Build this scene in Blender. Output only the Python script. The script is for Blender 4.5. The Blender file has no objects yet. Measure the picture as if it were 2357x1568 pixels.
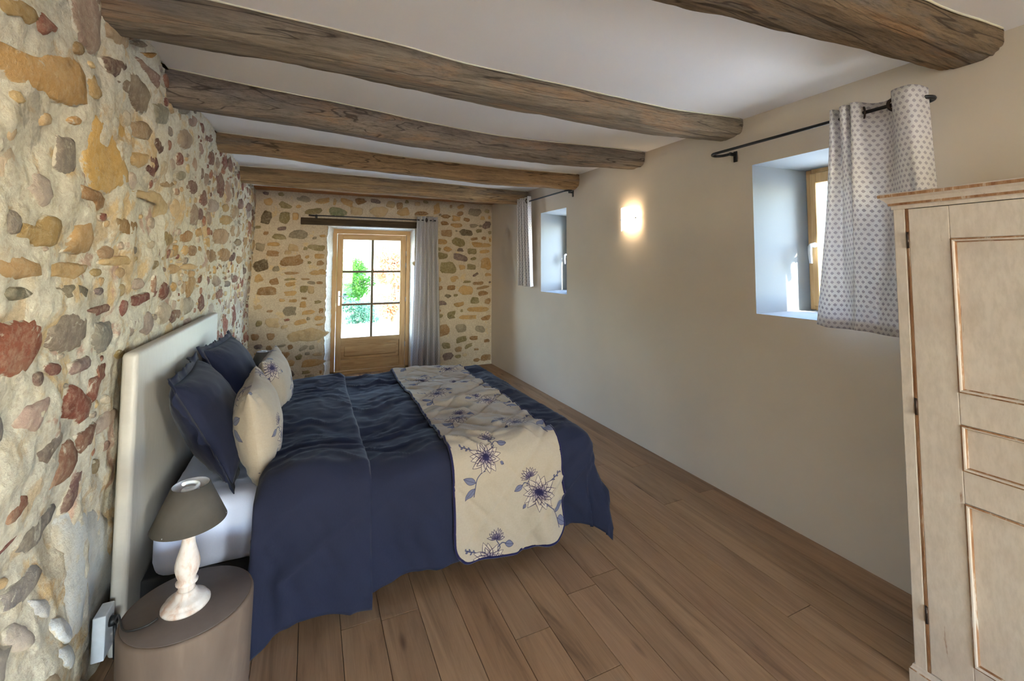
import bpy, bmesh, math, random
import numpy as np
from mathutils import Vector, Matrix
from math import sin, cos, pi, radians, hypot
random.seed(7); rng = np.random.RandomState(11)
S = bpy.context.scene
COL = S.collection

# ---------------------------------------------------------------- camera
CAMZ = 1.53
cd = bpy.data.cameras.new('camera'); cam = bpy.data.objects.new('camera', cd); COL.objects.link(cam)
yaw, pitch, roll = 0.4292, 0.0569, 0.0021
fw = Vector((sin(yaw)*cos(pitch), cos(yaw)*cos(pitch), sin(pitch)))
rt = Vector((cos(yaw), -sin(yaw), 0)); up = rt.cross(fw)
r2 = rt*cos(roll) + up*sin(roll); u2 = -rt*sin(roll) + up*cos(roll)
M = Matrix((r2, u2, -fw)).transposed().to_4x4(); M.translation = (0, 0, CAMZ)
cam.matrix_world = M
cd.sensor_width = 36; cd.lens = 1001.99/2357*36
cd.shift_x = (1178.5-1176.7)/2357; cd.shift_y = -(784-553.2)/2357
cd.clip_start = 0.02; cd.clip_end = 500
S.camera = cam

# ---------------------------------------------------------------- light and exposure
S.view_settings.view_transform = 'Standard'; S.view_settings.look = 'None'
S.view_settings.exposure = EXPOSURE = 3.13
S.view_settings.gamma = 1.0; S.view_settings.use_curve_mapping = False
SUN_DIR = Vector((-.461, .887, -.93)).normalized()
w = bpy.data.worlds.new('sky'); S.world = w; w.use_nodes = True
nt = w.node_tree; bg = nt.nodes['Background']
sky = nt.nodes.new('ShaderNodeTexSky'); sky.sky_type = 'NISHITA'; sky.sun_disc = False
sky.sun_elevation = radians(43); sky.sun_rotation = math.atan2(.461, -.887)
sky.altitude = 300; sky.air_density = 1.0; sky.dust_density = .5
nt.links.new(sky.outputs[0], bg.inputs[0]); bg.inputs[1].default_value = .80
def light(name, typ, loc, energy, color=(1,1,1), **kw):
    l = bpy.data.lights.new(name, typ); o = bpy.data.objects.new(name, l); COL.objects.link(o)
    o.location = loc; l.energy = energy; l.color = color
    for k, v in kw.items(): setattr(l, k, v)
    return o
sun = light('sun', 'SUN', (3, -3, 8), 5.2, (1, .95, .88), angle=radians(.6))
sun.rotation_euler = SUN_DIR.to_track_quat('-Z', 'Y').to_euler()
# daylight through the unseen openings added behind the camera and the openings in view
# sky portals in the openings help the renderer find the daylight
def portal(name, loc, d, sx, sy):
    o = light(name, 'AREA', loc, 1, shape='RECTANGLE', size=sx, size_y=sy); o.data.cycles.is_portal = True
    o.rotation_euler = Vector(d).to_track_quat('-Z', 'Z').to_euler(); return o
portal('portal_rear_opening', (.7, -5.32, 1.3), (0, 1, 0), 1.6, 1.8)
portal('portal_side_opening', (3.12, -3.5, 1.1), (-1, 0, 0), 2.2, 2.2)
portal('portal_door', (.80, 6.71, 1.2), (0, -1, 0), .9, 1.5)
portal('portal_window_near', (3.11, 1.51, 1.70), (-1, 0, 0), .5, .92)
portal('portal_window_far', (3.11, 4.45, 1.70), (-1, 0, 0), .45, .92)

cy_ = S.cycles
cy_.max_bounces = 8; cy_.diffuse_bounces = 4; cy_.glossy_bounces = 2; cy_.transmission_bounces = 4; cy_.transparent_max_bounces = 10
cy_.caustics_reflective = False; cy_.caustics_refractive = False
cy_.use_adaptive_sampling = True; cy_.adaptive_threshold = .05

# ---------------------------------------------------------------- helpers
def arr_noise(*c, seed=0):
    """vectorised value noise in 1..3 dimensions, about -1..1"""
    c = [np.asarray(q, float) for q in c]
    c = list(np.broadcast_arrays(*c)); fl = [np.floor(q).astype(np.int64) for q in c]
    fr = [q-f for q, f in zip(c, fl)]; fr = [t*t*t*(t*(t*6-15)+10) for t in fr]
    n = len(c); out = 0
    for k in range(2**n):
        h = np.full(c[0].shape, seed*7919+13, np.int64); wgt = 1
        for i in range(n):
            b = (k >> i) & 1
            h = (h*73856093) ^ ((fl[i]+b)*(19349663, 83492791, 50331653)[i]); h = (h ^ (h >> 13)) & 0x7fffffff
            h = (h*1274126177) & 0x7fffffff; h ^= h >> 16
            wgt = wgt*(fr[i] if b else 1-fr[i])
        out = out + wgt*((h & 0xffff)/32767.5-1)
    return out
def fbm(*c, oct=3, seed=0):
    o = 0; a = 1; t = 0
    for i in range(oct):
        o = o + a*arr_noise(*[q*(2.03**i) for q in c], seed=seed+i); t += a; a *= .5
    return o/t
def me_obj(name, verts, faces, mat=None, parent=None, smooth=False, loc=None, uvs=None, mats=None, midx=None):
    me = bpy.data.meshes.new(name)
    v = np.asarray(verts, float).reshape(-1, 3)
    if loc is not None: v = v-np.array(loc)
    me.from_pydata(v.tolist(), [], faces if isinstance(faces, list) else faces.tolist())
    if mats:
        for m in mats: me.materials.append(m)
        if midx is not None: me.polygons.foreach_set('material_index', np.asarray(midx, np.int32))
    elif mat: me.materials.append(mat)
    if smooth: me.polygons.foreach_set('use_smooth', np.ones(len(me.polygons), bool))
    if uvs is not None:
        ul = me.uv_layers.new(name='UVMap'); li = np.empty(len(me.loops), np.int32); me.loops.foreach_get('vertex_index', li)
        ul.data.foreach_set('uv', np.asarray(uvs, float)[li].ravel())
    me.update()
    o = bpy.data.objects.new(name, me); COL.objects.link(o)
    if parent: o.parent = parent
    if loc is not None: o.location = loc
    return o
def bm_obj(name, bm, mat=None, parent=None, smooth=False, loc=None, mats=None):
    me = bpy.data.meshes.new(name)
    bmesh.ops.recalc_face_normals(bm, faces=bm.faces)
    bm.to_mesh(me); bm.free()
    for m in (mats or ([mat] if mat else [])): me.materials.append(m)
    if smooth: me.polygons.foreach_set('use_smooth', np.ones(len(me.polygons), bool))
    o = bpy.data.objects.new(name, me); COL.objects.link(o)
    if parent: o.parent = parent
    if loc is not None: o.location = loc
    return o
def box(bm, x0, x1, y0, y1, z0, z1, bev=0, seg=1, mi=0):
    vs = [bm.verts.new(p) for p in ((x0,y0,z0),(x1,y0,z0),(x1,y1,z0),(x0,y1,z0),(x0,y0,z1),(x1,y0,z1),(x1,y1,z1),(x0,y1,z1))]
    fs = [bm.faces.new([vs[i] for i in q]) for q in ((0,3,2,1),(4,5,6,7),(0,1,5,4),(1,2,6,5),(2,3,7,6),(3,0,4,7))]
    for f in fs: f.material_index = mi
    if bev:
        es = list({e for f in fs for e in f.edges})
        bmesh.ops.bevel(bm, geom=es, offset=bev, segments=seg, affect='EDGES', profile=.5, material=-1)
def boxo(name, x0, x1, y0, y1, z0, z1, mat, parent=None, bev=0, seg=1, loc=None, smooth=False):
    bm = bmesh.new()
    l = loc or (0, 0, 0)
    box(bm, x0-l[0], x1-l[0], y0-l[1], y1-l[1], z0-l[2], z1-l[2], bev, seg)
    return bm_obj(name, bm, mat, parent, smooth, loc)
def tube(bm, pts, r, n=10, cap=True, mi=0):
    pts = [Vector(p) for p in pts]; rr = r if isinstance(r, (list, tuple)) else [r]*len(pts)
    rings = []; prev = None
    for i, p in enumerate(pts):
        t = (pts[min(i+1, len(pts)-1)]-pts[max(i-1, 0)]).normalized()
        if prev is None:
            a = Vector((0, 0, 1)) if abs(t.z) < .9 else Vector((1, 0, 0)); s = t.cross(a).normalized()
        else: s = (prev-t*prev.dot(t)).normalized()
        prev = s; q = t.cross(s)
        rings.append([bm.verts.new(p+(s*cos(2*pi*k/n)+q*sin(2*pi*k/n))*rr[i]) for k in range(n)])
    for a, b in zip(rings, rings[1:]):
        for k in range(n):
            f = bm.faces.new((a[k], a[(k+1) % n], b[(k+1) % n], b[k])); f.smooth = True; f.material_index = mi
    if cap:
        f = bm.faces.new(rings[0][::-1]); f.material_index = mi; f = bm.faces.new(rings[-1]); f.material_index = mi
def lathe(bm, prof, c=(0, 0, 0), n=32, mi=0, capb=True, capt=True):
    rings = [[bm.verts.new((c[0]+r*cos(2*pi*k/n), c[1]+r*sin(2*pi*k/n), c[2]+z)) for k in range(n)] for r, z in prof]
    for a, b in zip(rings, rings[1:]):
        for k in range(n):
            f = bm.faces.new((a[k], a[(k+1) % n], b[(k+1) % n], b[k])); f.smooth = True; f.material_index = mi
    if capb: bm.faces.new(rings[0][::-1])
    if capt: bm.faces.new(rings[-1])
def grid_faces(nu, nv, mask=None):
    i, j = np.meshgrid(np.arange(nu-1), np.arange(nv-1), indexing='ij')
    a = i*nv+j; q = np.stack([a, a+nv, a+nv+1, a+1], -1).reshape(-1, 4)
    if mask is not None: q = q[mask.ravel()]
    return q
def empty(name, loc=(0, 0, 0), rz=0):
    o = bpy.data.objects.new(name, None); COL.objects.link(o); o.location = loc; o.rotation_euler = (0, 0, rz)
    o.empty_display_size = .05; return o
def tag(o, label, cat, group=None):
    o['label'] = label; o['category'] = cat
    if group: o['group'] = group
    return o
def struct(o): o['kind'] = 'structure'; return o
def catmull(P, n):
    P = np.asarray(P, float); m = len(P); t = np.linspace(0, m-1, n); i = np.minimum(t.astype(int), m-2); f = (t-i)[:, None]
    g = lambda k: P[np.clip(i+k, 0, m-1)]
    a, b, c, d = g(-1), g(0), g(1), g(2)
    return .5*((2*b)+(-a+c)*f+(2*a-5*b+4*c-d)*f**2+(-a+3*b-3*c+d)*f**3)

# ---------------------------------------------------------------- materials
def srgb(r, g, b):
    return tuple(((c/255)/12.92 if c/255 <= .04045 else ((c/255+.055)/1.055)**2.4) for c in (r, g, b))+(1,)
class NT:
    def __init__(s, name, rough=.8, spec=.3):
        s.m = bpy.data.materials.new(name); s.m.use_nodes = True; s.t = s.m.node_tree
        s.b = s.t.nodes['Principled BSDF']; s.b.inputs['Roughness'].default_value = rough
        s.b.inputs['Specular IOR Level'].default_value = spec
    def n(s, typ, **kw):
        o = s.t.nodes.new('ShaderNode'+typ)
        for k, v in kw.items():
            if k[0] == '_': setattr(o, k[1:], v)
            else:
                key = k.replace('_', ' ')
                inp = o.inputs[int(key[1:])] if key[0] == 'i' and key[1:].isdigit() else o.inputs[key]
                if hasattr(v, 'links') or isinstance(v, bpy.types.NodeSocket): s.t.links.new(v, inp)
                else: inp.default_value = v
        return o
    def coord(s, kind='Object', scale=(1, 1, 1), rand=False):
        c = s.n('TexCoord').outputs[kind]
        if rand:
            oi = s.n('ObjectInfo').outputs['Random']
            mu = s.n('Math', _operation='MULTIPLY', i0=oi, i1=53.0).outputs[0]
            c = s.n('VectorMath', _operation='ADD', i0=c, i1=mu).outputs[0]
        return s.n('Mapping', Vector=c, Scale=scale).outputs[0]
    def noise(s, vec, scale=5, detail=4, rough=.55, dist=0):
        return s.n('TexNoise', Vector=vec, Scale=scale, Detail=detail, Roughness=rough, Distortion=dist).outputs[0]
    def ramp(s, f, *stops):
        r = s.n('ValToRGB', Fac=f); e = r.color_ramp.elements
        while len(e) < len(stops): e.new(.5)
        for q, (p, c) in zip(e, stops):
            q.position = p; q.color = c if len(c) == 4 else tuple(c)+(1,)
        return r.outputs[0]
    def mix(s, f, a, b, typ='MIX'):
        o = s.n('Mix', _data_type='RGBA', _blend_type=typ)
        for k, v in ((0, f), (6, a), (7, b)):
            if isinstance(v, bpy.types.NodeSocket): s.t.links.new(v, o.inputs[k])
            else: o.inputs[k].default_value = v
        return o.outputs[2]
    def math(s, op, a, b=0.0, c=0.0):
        return s.n('Math', _operation=op, i0=a, i1=b, i2=c).outputs[0]
    def color(s, v):
        if isinstance(v, bpy.types.NodeSocket): s.t.links.new(v, s.b.inputs['Base Color'])
        else: s.b.inputs['Base Color'].default_value = v
        return s
    def bump(s, h, st=.3, dist=.01):
        s.t.links.new(s.n('Bump', Height=h, Strength=st, Distance=dist).outputs[0], s.b.inputs['Normal']); return s
G = lambda v: (v, v, v, 1)

def m_plaster(name, c, var=.04, st=.12):
    s = NT(name, .9, .15); v = s.coord()
    n1 = s.noise(v, 1.3, 3); c2 = tuple(x*(1-var*2) for x in c[:3])+(1,)
    s.color(s.mix(s.ramp(n1, (.3, G(0)), (.7, G(1))), c, c2)); s.bump(s.noise(v, 140, 3), st, .002); return s.m
M_WALL = m_plaster('greige_plaster', srgb(218, 203, 185))
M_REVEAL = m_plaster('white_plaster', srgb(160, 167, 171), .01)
M_CEIL = m_plaster('ceiling_plaster', srgb(247, 243, 240), .012, .05)

def m_mortar(name, c1, c2, c3, patches=()):
    s = NT(name, .95, .1); v = s.coord()
    n1 = s.noise(v, 2.2, 5, .6); n2 = s.noise(v, 14, 5, .65); n3 = s.noise(v, 60, 4, .7)
    c = s.mix(s.ramp(n1, (.35, G(0)), (.68, G(1))), c1, c2)
    c = s.mix(s.ramp(n2, (.5, G(0)), (.75, G(1))), c, c3)
    for i, (col, sc, lo) in enumerate(patches):
        m = s.n('Mapping', Vector=v, Location=(i*7.3+1, i*3.1, i*5.7)).outputs[0]
        q = s.noise(m, sc, 6, .62, .4); c = s.mix(s.ramp(q, (lo, G(0)), (lo+.05, G(.75))), c, col)
    c = s.mix(.3, c, s.ramp(n3, (.3, G(.2)), (.7, G(.9))), 'OVERLAY')
    s.color(c); s.bump(s.mix(.5, n2, n3), .8, .012); return s.m
M_MORTL = m_mortar('lime_mortar', srgb(208, 198, 177), srgb(192, 184, 166), srgb(184, 168, 140),
    ((srgb(200, 166, 116), 3.6, .57), (srgb(156, 148, 134), 4.2, .58), (srgb(168, 132, 114), 5.0, .61), (srgb(184, 160, 126), 7, .58)))
M_MORTB = m_mortar('sandy_mortar', srgb(200, 182, 156), srgb(188, 168, 143), srgb(206, 189, 163), ((srgb(206, 176, 130), 5, .60), (srgb(184, 168, 144), 7, .63)))
def m_stone(name, mort, cover=.62, edge=.34, fixed=None):
    s = NT(name, .9, .15); oi = s.n('ObjectInfo').outputs['Color']; v = s.coord('Object', rand=True)
    if fixed:
        q = s.n('RGB'); q.outputs[0].default_value = srgb(*fixed); oi = q.outputs[0]
    n1 = s.noise(v, 9, 5, .65); n2 = s.noise(v, 45, 5, .7); n3 = s.noise(v, 15, 6, .7, .6); n4 = s.noise(v, 5, 3, .5)
    c = s.mix(1.0, oi, s.ramp(n1, (.25, G(.6)), (.5, G(1)), (.75, G(1.1))), 'MULTIPLY')
    c = s.mix(s.ramp(n4, (.5, G(0)), (.7, G(.45))), c, s.mix(.5, oi, srgb(205, 186, 150)))
    c = s.mix(s.ramp(n2, (.45, G(0)), (.8, G(.4))), c, srgb(215, 200, 172))
    rim = s.n('Attribute', _attribute_name='rim').outputs['Fac']
    e = s.math('ADD', rim, s.math('MULTIPLY', s.math('SUBTRACT', n3, .5), 2.2))
    m2 = s.mix(s.ramp(n1, (.3, G(0)), (.7, G(1))), mort, tuple(x*.86 for x in mort[:3])+(1,))
    c = s.mix(s.ramp(e, (edge-.06, G(1)), (edge+.08, G(0))), c, m2)
    c = s.mix(s.ramp(n3, (cover, G(0)), (cover+.05, G(.85))), c, m2)
    s.color(c); s.bump(s.mix(.5, n1, n2), .9, .014); return s.m
M_STONEL = m_stone('field_stone_left', srgb(200, 190, 170), .62, .16)
M_STONEB = m_stone('field_stone_back', srgb(194, 176, 150), .66, .16)

def m_floor():
    s = NT('oak_plank', .55, .3); v = s.coord('Object', (9, .9, 9), True); rnd = s.n('ObjectInfo').outputs['Random']
    n1 = s.noise(v, 1.2, 6, .62, 1.2); vf = s.coord('Object', (120, 3, 120), True); n2 = s.noise(vf, 1, 5, .7)
    vb = s.coord('Object', (2.5, .8, 2.5), True); n3 = s.noise(vb, 1, 3)
    c = s.ramp(n1, (.26, srgb(112, 91, 73)), (.42, srgb(156, 130, 105)), (.62, srgb(175, 148, 121)), (.8, srgb(147, 121, 97)))
    tint = s.ramp(rnd, (0, srgb(222, 206, 192)), (.3, srgb(255, 244, 230)), (.55, srgb(236, 214, 192)), (.8, srgb(246, 230, 218)), (1, srgb(206, 188, 174)))
    c = s.mix(.75, c, tint, 'MULTIPLY')
    c = s.mix(s.ramp(n2, (.45, G(0)), (.75, G(.38))), c, srgb(112, 88, 66))
    c = s.mix(s.ramp(n3, (.5, G(0)), (.8, G(.3))), c, srgb(180, 140, 104))
    vk = s.coord('Object', (5, 1.6, 5), True)
    vo = s.n('TexVoronoi', Vector=vk, Scale=1.0).outputs['Distance']
    kn = s.math('ADD', vo, s.math('MULTIPLY', s.noise(v, 3, 3), .12))
    c = s.mix(s.ramp(kn, (.07, G(.65)), (.15, G(0))), c, srgb(70, 50, 38))
    s.color(c); s.bump(n2, .15, .002); return s.m
M_FLOOR = m_floor()
def m_beam():
    s = NT('old_beam_wood', .88, .15); oi = s.n('ObjectInfo').outputs['Color']
    v = s.coord('Object', (1.5, 22, 22), True); n1 = s.noise(v, 1, 9, .72, .25)
    vf = s.coord('Object', (7, 110, 110), True); n2 = s.noise(vf, 1, 6, .75)
    vp = s.coord('Object', (1.3, 8, 8), True); n3 = s.noise(vp, 1, 7, .68, .35)
    vq = s.coord('Object', (.9, 6, 6), True); n5 = s.noise(s.n('Mapping', Vector=vq, Location=(9, 4, 2)).outputs[0], 1, 6, .66, .3)
    c = s.mix(1, oi, s.ramp(n1, (.25, G(.5)), (.42, G(.9)), (.58, G(1.2)), (.75, G(1.5))), 'MULTIPLY')
    warm = s.mix(.42, oi, srgb(204, 152, 104))
    c = s.mix(s.ramp(n3, (.52, G(0)), (.60, G(.7))), c, warm)
    c = s.mix(s.ramp(n5, (.54, G(0)), (.64, G(.7))), c, srgb(134, 124, 112))
    c = s.mix(s.ramp(n3, (.30, G(.65)), (.38, G(0))), c, srgb(84, 68, 54))
    c = s.mix(s.ramp(n2, (.48, G(0)), (.68, G(.55))), c, srgb(66, 54, 44))
    vc = s.coord('Object', (.28, 13, 13), True); n4 = s.noise(vc, 1, 2, .4, .05)
    cr = s.math('ABSOLUTE', s.math('SUBTRACT', n4, .5))
    crk = s.ramp(cr, (.004, G(.6)), (.012, G(0))); c = s.mix(crk, c, srgb(38, 30, 24))
    s.color(c); h = s.mix(.5, n1, n2); s.bump(h, 1.0, .02); return s.m
M_BEAM = m_beam()
def m_wood(name, a, b, sc=(2, 2, 22), rough=.5):
    s = NT(name, rough, .3); v = s.coord('Object', sc, True); n1 = s.noise(v, 1.5, 6, .6, .8)
    s.color(s.ramp(n1, (.3, a), (.7, b))); s.bump(n1, .15, .003); return s.m
M_OAKV = m_wood('oak_door', srgb(178, 138, 90), srgb(208, 170, 120), (22, 22, 2))
M_OAKH = m_wood('oak_door_horizontal', srgb(178, 138, 90), srgb(208, 170, 120), (2, 22, 22))
M_TRIM = m_wood('stained_plate', srgb(150, 92, 42), srgb(172, 110, 56), (1.5, 16, 16))
M_LINTEL = m_wood('dark_lintel', srgb(44, 34, 26), srgb(92, 76, 56), (2, 20, 20), .9)
M_BAR = m_wood('dark_glazing_bar', srgb(88, 76, 52), srgb(112, 98, 70), (20, 20, 4))
M_WINOAK = m_wood('window_oak', srgb(204, 162, 108), srgb(226, 190, 140), (20, 20, 2))
def m_plain(name, c, rough=.5, metal=0, spec=.5):
    s = NT(name, rough, spec); v = s.coord(); n = s.noise(v, 30, 3)
    s.color(s.mix(s.ramp(n, (.3, G(0)), (.7, G(1))), c, tuple(x*.88 for x in c[:3])+(1,)))
    s.b.inputs['Metallic'].default_value = metal; return s.m
M_IRON = m_plain('black_iron', srgb(38, 36, 38), .45, .3)
M_CHROME = m_plain('brushed_steel', srgb(190, 192, 196), .3, .9)
M_WHITEPL = m_plain('white_plastic', srgb(232, 236, 240), .35)
M_BLACKPL = m_plain('black_rubber', srgb(22, 22, 24), .5)
M_DARK = m_plain('dark_bed_base', srgb(34, 34, 38), .8)
M_LEG = m_plain('grey_painted_leg', srgb(128, 126, 120), .4, .3)
M_EYE = m_plain('bronze_eyelet', srgb(74, 62, 56), .35, .8)
def m_glass():
    m = bpy.data.materials.new('window_glass'); m.use_nodes = True; t = m.node_tree; t.nodes.clear()
    o = t.nodes.new('ShaderNodeOutputMaterial'); a = t.nodes.new('ShaderNodeBsdfTransparent'); g = t.nodes.new('ShaderNodeBsdfGlossy')
    g.inputs['Roughness'].default_value = .02; f = t.nodes.new('ShaderNodeFresnel'); f.inputs[0].default_value = 1.4
    x = t.nodes.new('ShaderNodeMixShader'); a.inputs[0].default_value = (.96, .98, .97, 1)
    gm = t.nodes.new('ShaderNodeNewGeometry'); iv = t.nodes.new('ShaderNodeMath'); iv.operation = 'SUBTRACT'; iv.inputs[0].default_value = 1; mu = t.nodes.new('ShaderNodeMath'); mu.operation = 'MULTIPLY'
    t.links.new(gm.outputs['Backfacing'], iv.inputs[1]); t.links.new(iv.outputs[0], mu.inputs[0]); t.links.new(f.outputs[0], mu.inputs[1]); t.links.new(mu.outputs[0], x.inputs[0]); t.links.new(a.outputs[0], x.inputs[1]); t.links.new(g.outputs[0], x.inputs[2]); t.links.new(x.outputs[0], o.inputs[0])
    return m
M_GLASS = m_glass()
def m_fabric(name, c, c2, rough=.9, weave=900, sheen=.3, st=.25):
    s = NT(name, rough, .15); v = s.coord(); n1 = s.noise(v, 6, 4); vs = s.coord('Object', (1, 1, .4)); n2 = s.noise(vs, weave/4, 3, .7)
    s.color(s.mix(s.ramp(n1, (.3, G(0)), (.7, G(1))), s.mix(.35, c, s.ramp(n2, (.3, c2), (.7, c))), c))
    s.b.inputs['Sheen Weight'].default_value = sheen; s.b.inputs['Sheen Roughness'].default_value = .4
    s.bump(n2, st, .002); return s.m
M_NAVY = m_fabric('navy_linen', srgb(36, 39, 57), srgb(22, 24, 39), sheen=.08)
M_SHEET = m_fabric('white_sheet', srgb(206, 214, 238), srgb(192, 202, 232), sheen=.1)
M_PIPE = m_fabric('navy_piping', srgb(34, 32, 66), srgb(26, 24, 50))
def m_headboard():
    s = NT('silver_satin', .42, .5); v = s.coord('Object', (1, 90, 3)); n = s.noise(v, 3, 4, .6)
    s.color(s.ramp(n, (.3, srgb(176, 170, 160)), (.7, srgb(192, 186, 176)))); s.bump(n, .12, .002); return s.m
M_HEAD = m_headboard()
def m_curtain():
    s = NT('dotted_curtain', .9, .1); uv = s.n('TexCoord').outputs['UV']; sep = s.n('SeparateXYZ', Vector=uv)
    u, v = sep.outputs[0], sep.outputs[1]
    def lat(off):
        a = s.math('SUBTRACT', s.math('FRACT', s.math('ADD', s.math('DIVIDE', u, .034), off)), .5)
        b = s.math('SUBTRACT', s.math('FRACT', s.math('ADD', s.math('DIVIDE', v, .046), off)), .5)
        d = s.math('ADD', s.math('POWER', s.math('DIVIDE', s.math('ABSOLUTE', a), .30), 1.5), s.math('POWER', s.math('DIVIDE', s.math('ABSOLUTE', b), .17), 1.3))
        ln = s.math('GREATER_THAN', s.math('ABSOLUTE', s.math('SUBTRACT', s.math('ABSOLUTE', b), .07)), .018)
        return s.math('MULTIPLY', s.math('LESS_THAN', d, 1.0), s.math('ADD', s.math('MULTIPLY', ln, .35), .6))
    f = s.math('MAXIMUM', lat(0.0), lat(.5))
    n = s.noise(s.n('Mapping', Vector=uv, Scale=(600, 90, 1)).outputs[0], 1, 3)
    base = s.ramp(n, (.3, srgb(222, 216, 212)), (.7, srgb(240, 235, 231)))
    c = s.mix(f, base, srgb(184, 174, 178)); s.color(c)
    tr = s.n('BsdfTranslucent', Color=c); mx = s.n('MixShader', i0=.38, i1=s.b.outputs[0], i2=tr.outputs[0])
    s.t.links.new(mx.outputs[0], s.t.nodes['Material Output'].inputs[0]); return s.m
M_CURT = m_curtain()
def m_paint():
    s = NT('distressed_cream_paint', .6, .3); v = s.coord('Object', (26, 26, 2.2)); n = s.noise(v, 1.0, 6, .7, .3); v2 = s.coord('Object', (3, 3, 3)); n2 = s.noise(v2, 1.5, 4)
    v3 = s.coord('Object', (60, 60, 20)); n3 = s.noise(v3, 1, 5, .7)
    c = s.mix(s.ramp(n2, (.35, G(0)), (.7, G(1))), srgb(226, 214, 202), srgb(212, 198, 186))
    c = s.mix(s.ramp(n3, (.35, G(.35)), (.6, G(0))), c, srgb(186, 172, 158))
    c = s.mix(s.ramp(n, (.29, G(.9)), (.33, G(0))), c, srgb(128, 84, 56))
    c = s.mix(s.ramp(s.math('ADD', n, s.math('MULTIPLY', n2, .25)), (.80, G(0)), (.85, G(.75))), c, srgb(150, 104, 72))
    s.color(c); s.bump(n3, .12, .002); return s.m
M_PAINT = m_paint()
def m_worn():
    s = NT('worn_edge_wood', .7, .2); v = s.coord('Object', (30, 30, 5)); n = s.noise(v, 1, 5, .7)
    s.color(s.ramp(n, (.3, srgb(120, 76, 50)), (.45, srgb(158, 116, 84)), (.56, srgb(176, 138, 106)), (.64, srgb(214, 200, 184)))); s.bump(n, .3, .003); return s.m
M_WORN = m_worn()
def m_clay():
    s = NT('brown_clay', .75, .25); v = s.coord('Object', (4, 4, 1.2)); n = s.noise(v, 1.4, 5, .6, .5); n2 = s.noise(s.coord('Object', (30, 30, 5)), 1, 4)
    c = s.ramp(n, (.3, srgb(90, 77, 69)), (.6, srgb(108, 93, 83)), (.8, srgb(134, 116, 103)))
    s.color(c); s.bump(n2, .12, .003); return s.m
M_CLAY = m_clay()
M_CLAYTOP = m_plain('clay_top', srgb(92, 81, 77), .55, 0, .4)
M_SHADE = m_plain('taupe_lamp_shade', srgb(84, 80, 75), .85, 0, .1)
M_SHADEIN = m_plain('shade_lining', srgb(226, 226, 230), .8, 0, .1)
def m_white_wood():
    s = NT('whitewashed_wood', .6, .3); v = s.coord('Object', (12, 12, 5)); n = s.noise(v, 2.5, 5, .65, .4)
    s.color(s.ramp(n, (.3, srgb(186, 152, 132)), (.48, srgb(206, 196, 190)), (.7, srgb(220, 216, 214)))); s.bump(n, .15, .003); return s.m
M_WWOOD = m_white_wood()
def m_emit(name, c, st):
    s = NT(name, .4, .3); s.color(c); s.b.inputs['Emission Color'].default_value = c; s.b.inputs['Emission Strength'].default_value = st; return s.m
M_SCONCE = m_emit('lit_frosted_glass', srgb(255, 244, 222), .30)
def m_leaf(name, a, b):
    s = NT(name, .6, .2); oi = s.noise(s.coord(), 3.0, 2); c = s.ramp(oi, (.35, a), (.65, b)); s.color(c)
    tr = s.n('BsdfTranslucent', Color=c); mx = s.n('MixShader', i0=.45, i1=s.b.outputs[0], i2=tr.outputs[0])
    s.t.links.new(mx.outputs[0], s.t.nodes['Material Output'].inputs[0]); return s.m
M_LEAFG = m_leaf('green_leaf', srgb(34, 84, 22), srgb(70, 118, 38))
M_LEAFB = m_leaf('bluegreen_leaf', srgb(46, 84, 66), srgb(84, 118, 92))
M_LEAFO = m_leaf('autumn_leaf', srgb(190, 128, 92), srgb(214, 164, 128))
M_BARK = m_wood('tree_bark', srgb(80, 62, 48), srgb(120, 98, 78), (8, 8, 2), .9)
def m_ground(name, a, b, sc):
    s = NT(name, .95, .1); n = s.noise(s.coord(), sc, 5, .6); s.color(s.ramp(n, (.35, a), (.65, b))); s.bump(s.noise(s.coord(), 40, 3), .4, .02); return s.m
M_GRAVEL = m_ground('pale_gravel', srgb(224, 222, 218), srgb(204, 202, 198), 3)
M_HILL = m_ground('hazy_hill', srgb(96, 116, 100), srgb(140, 138, 118), .12)
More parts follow.
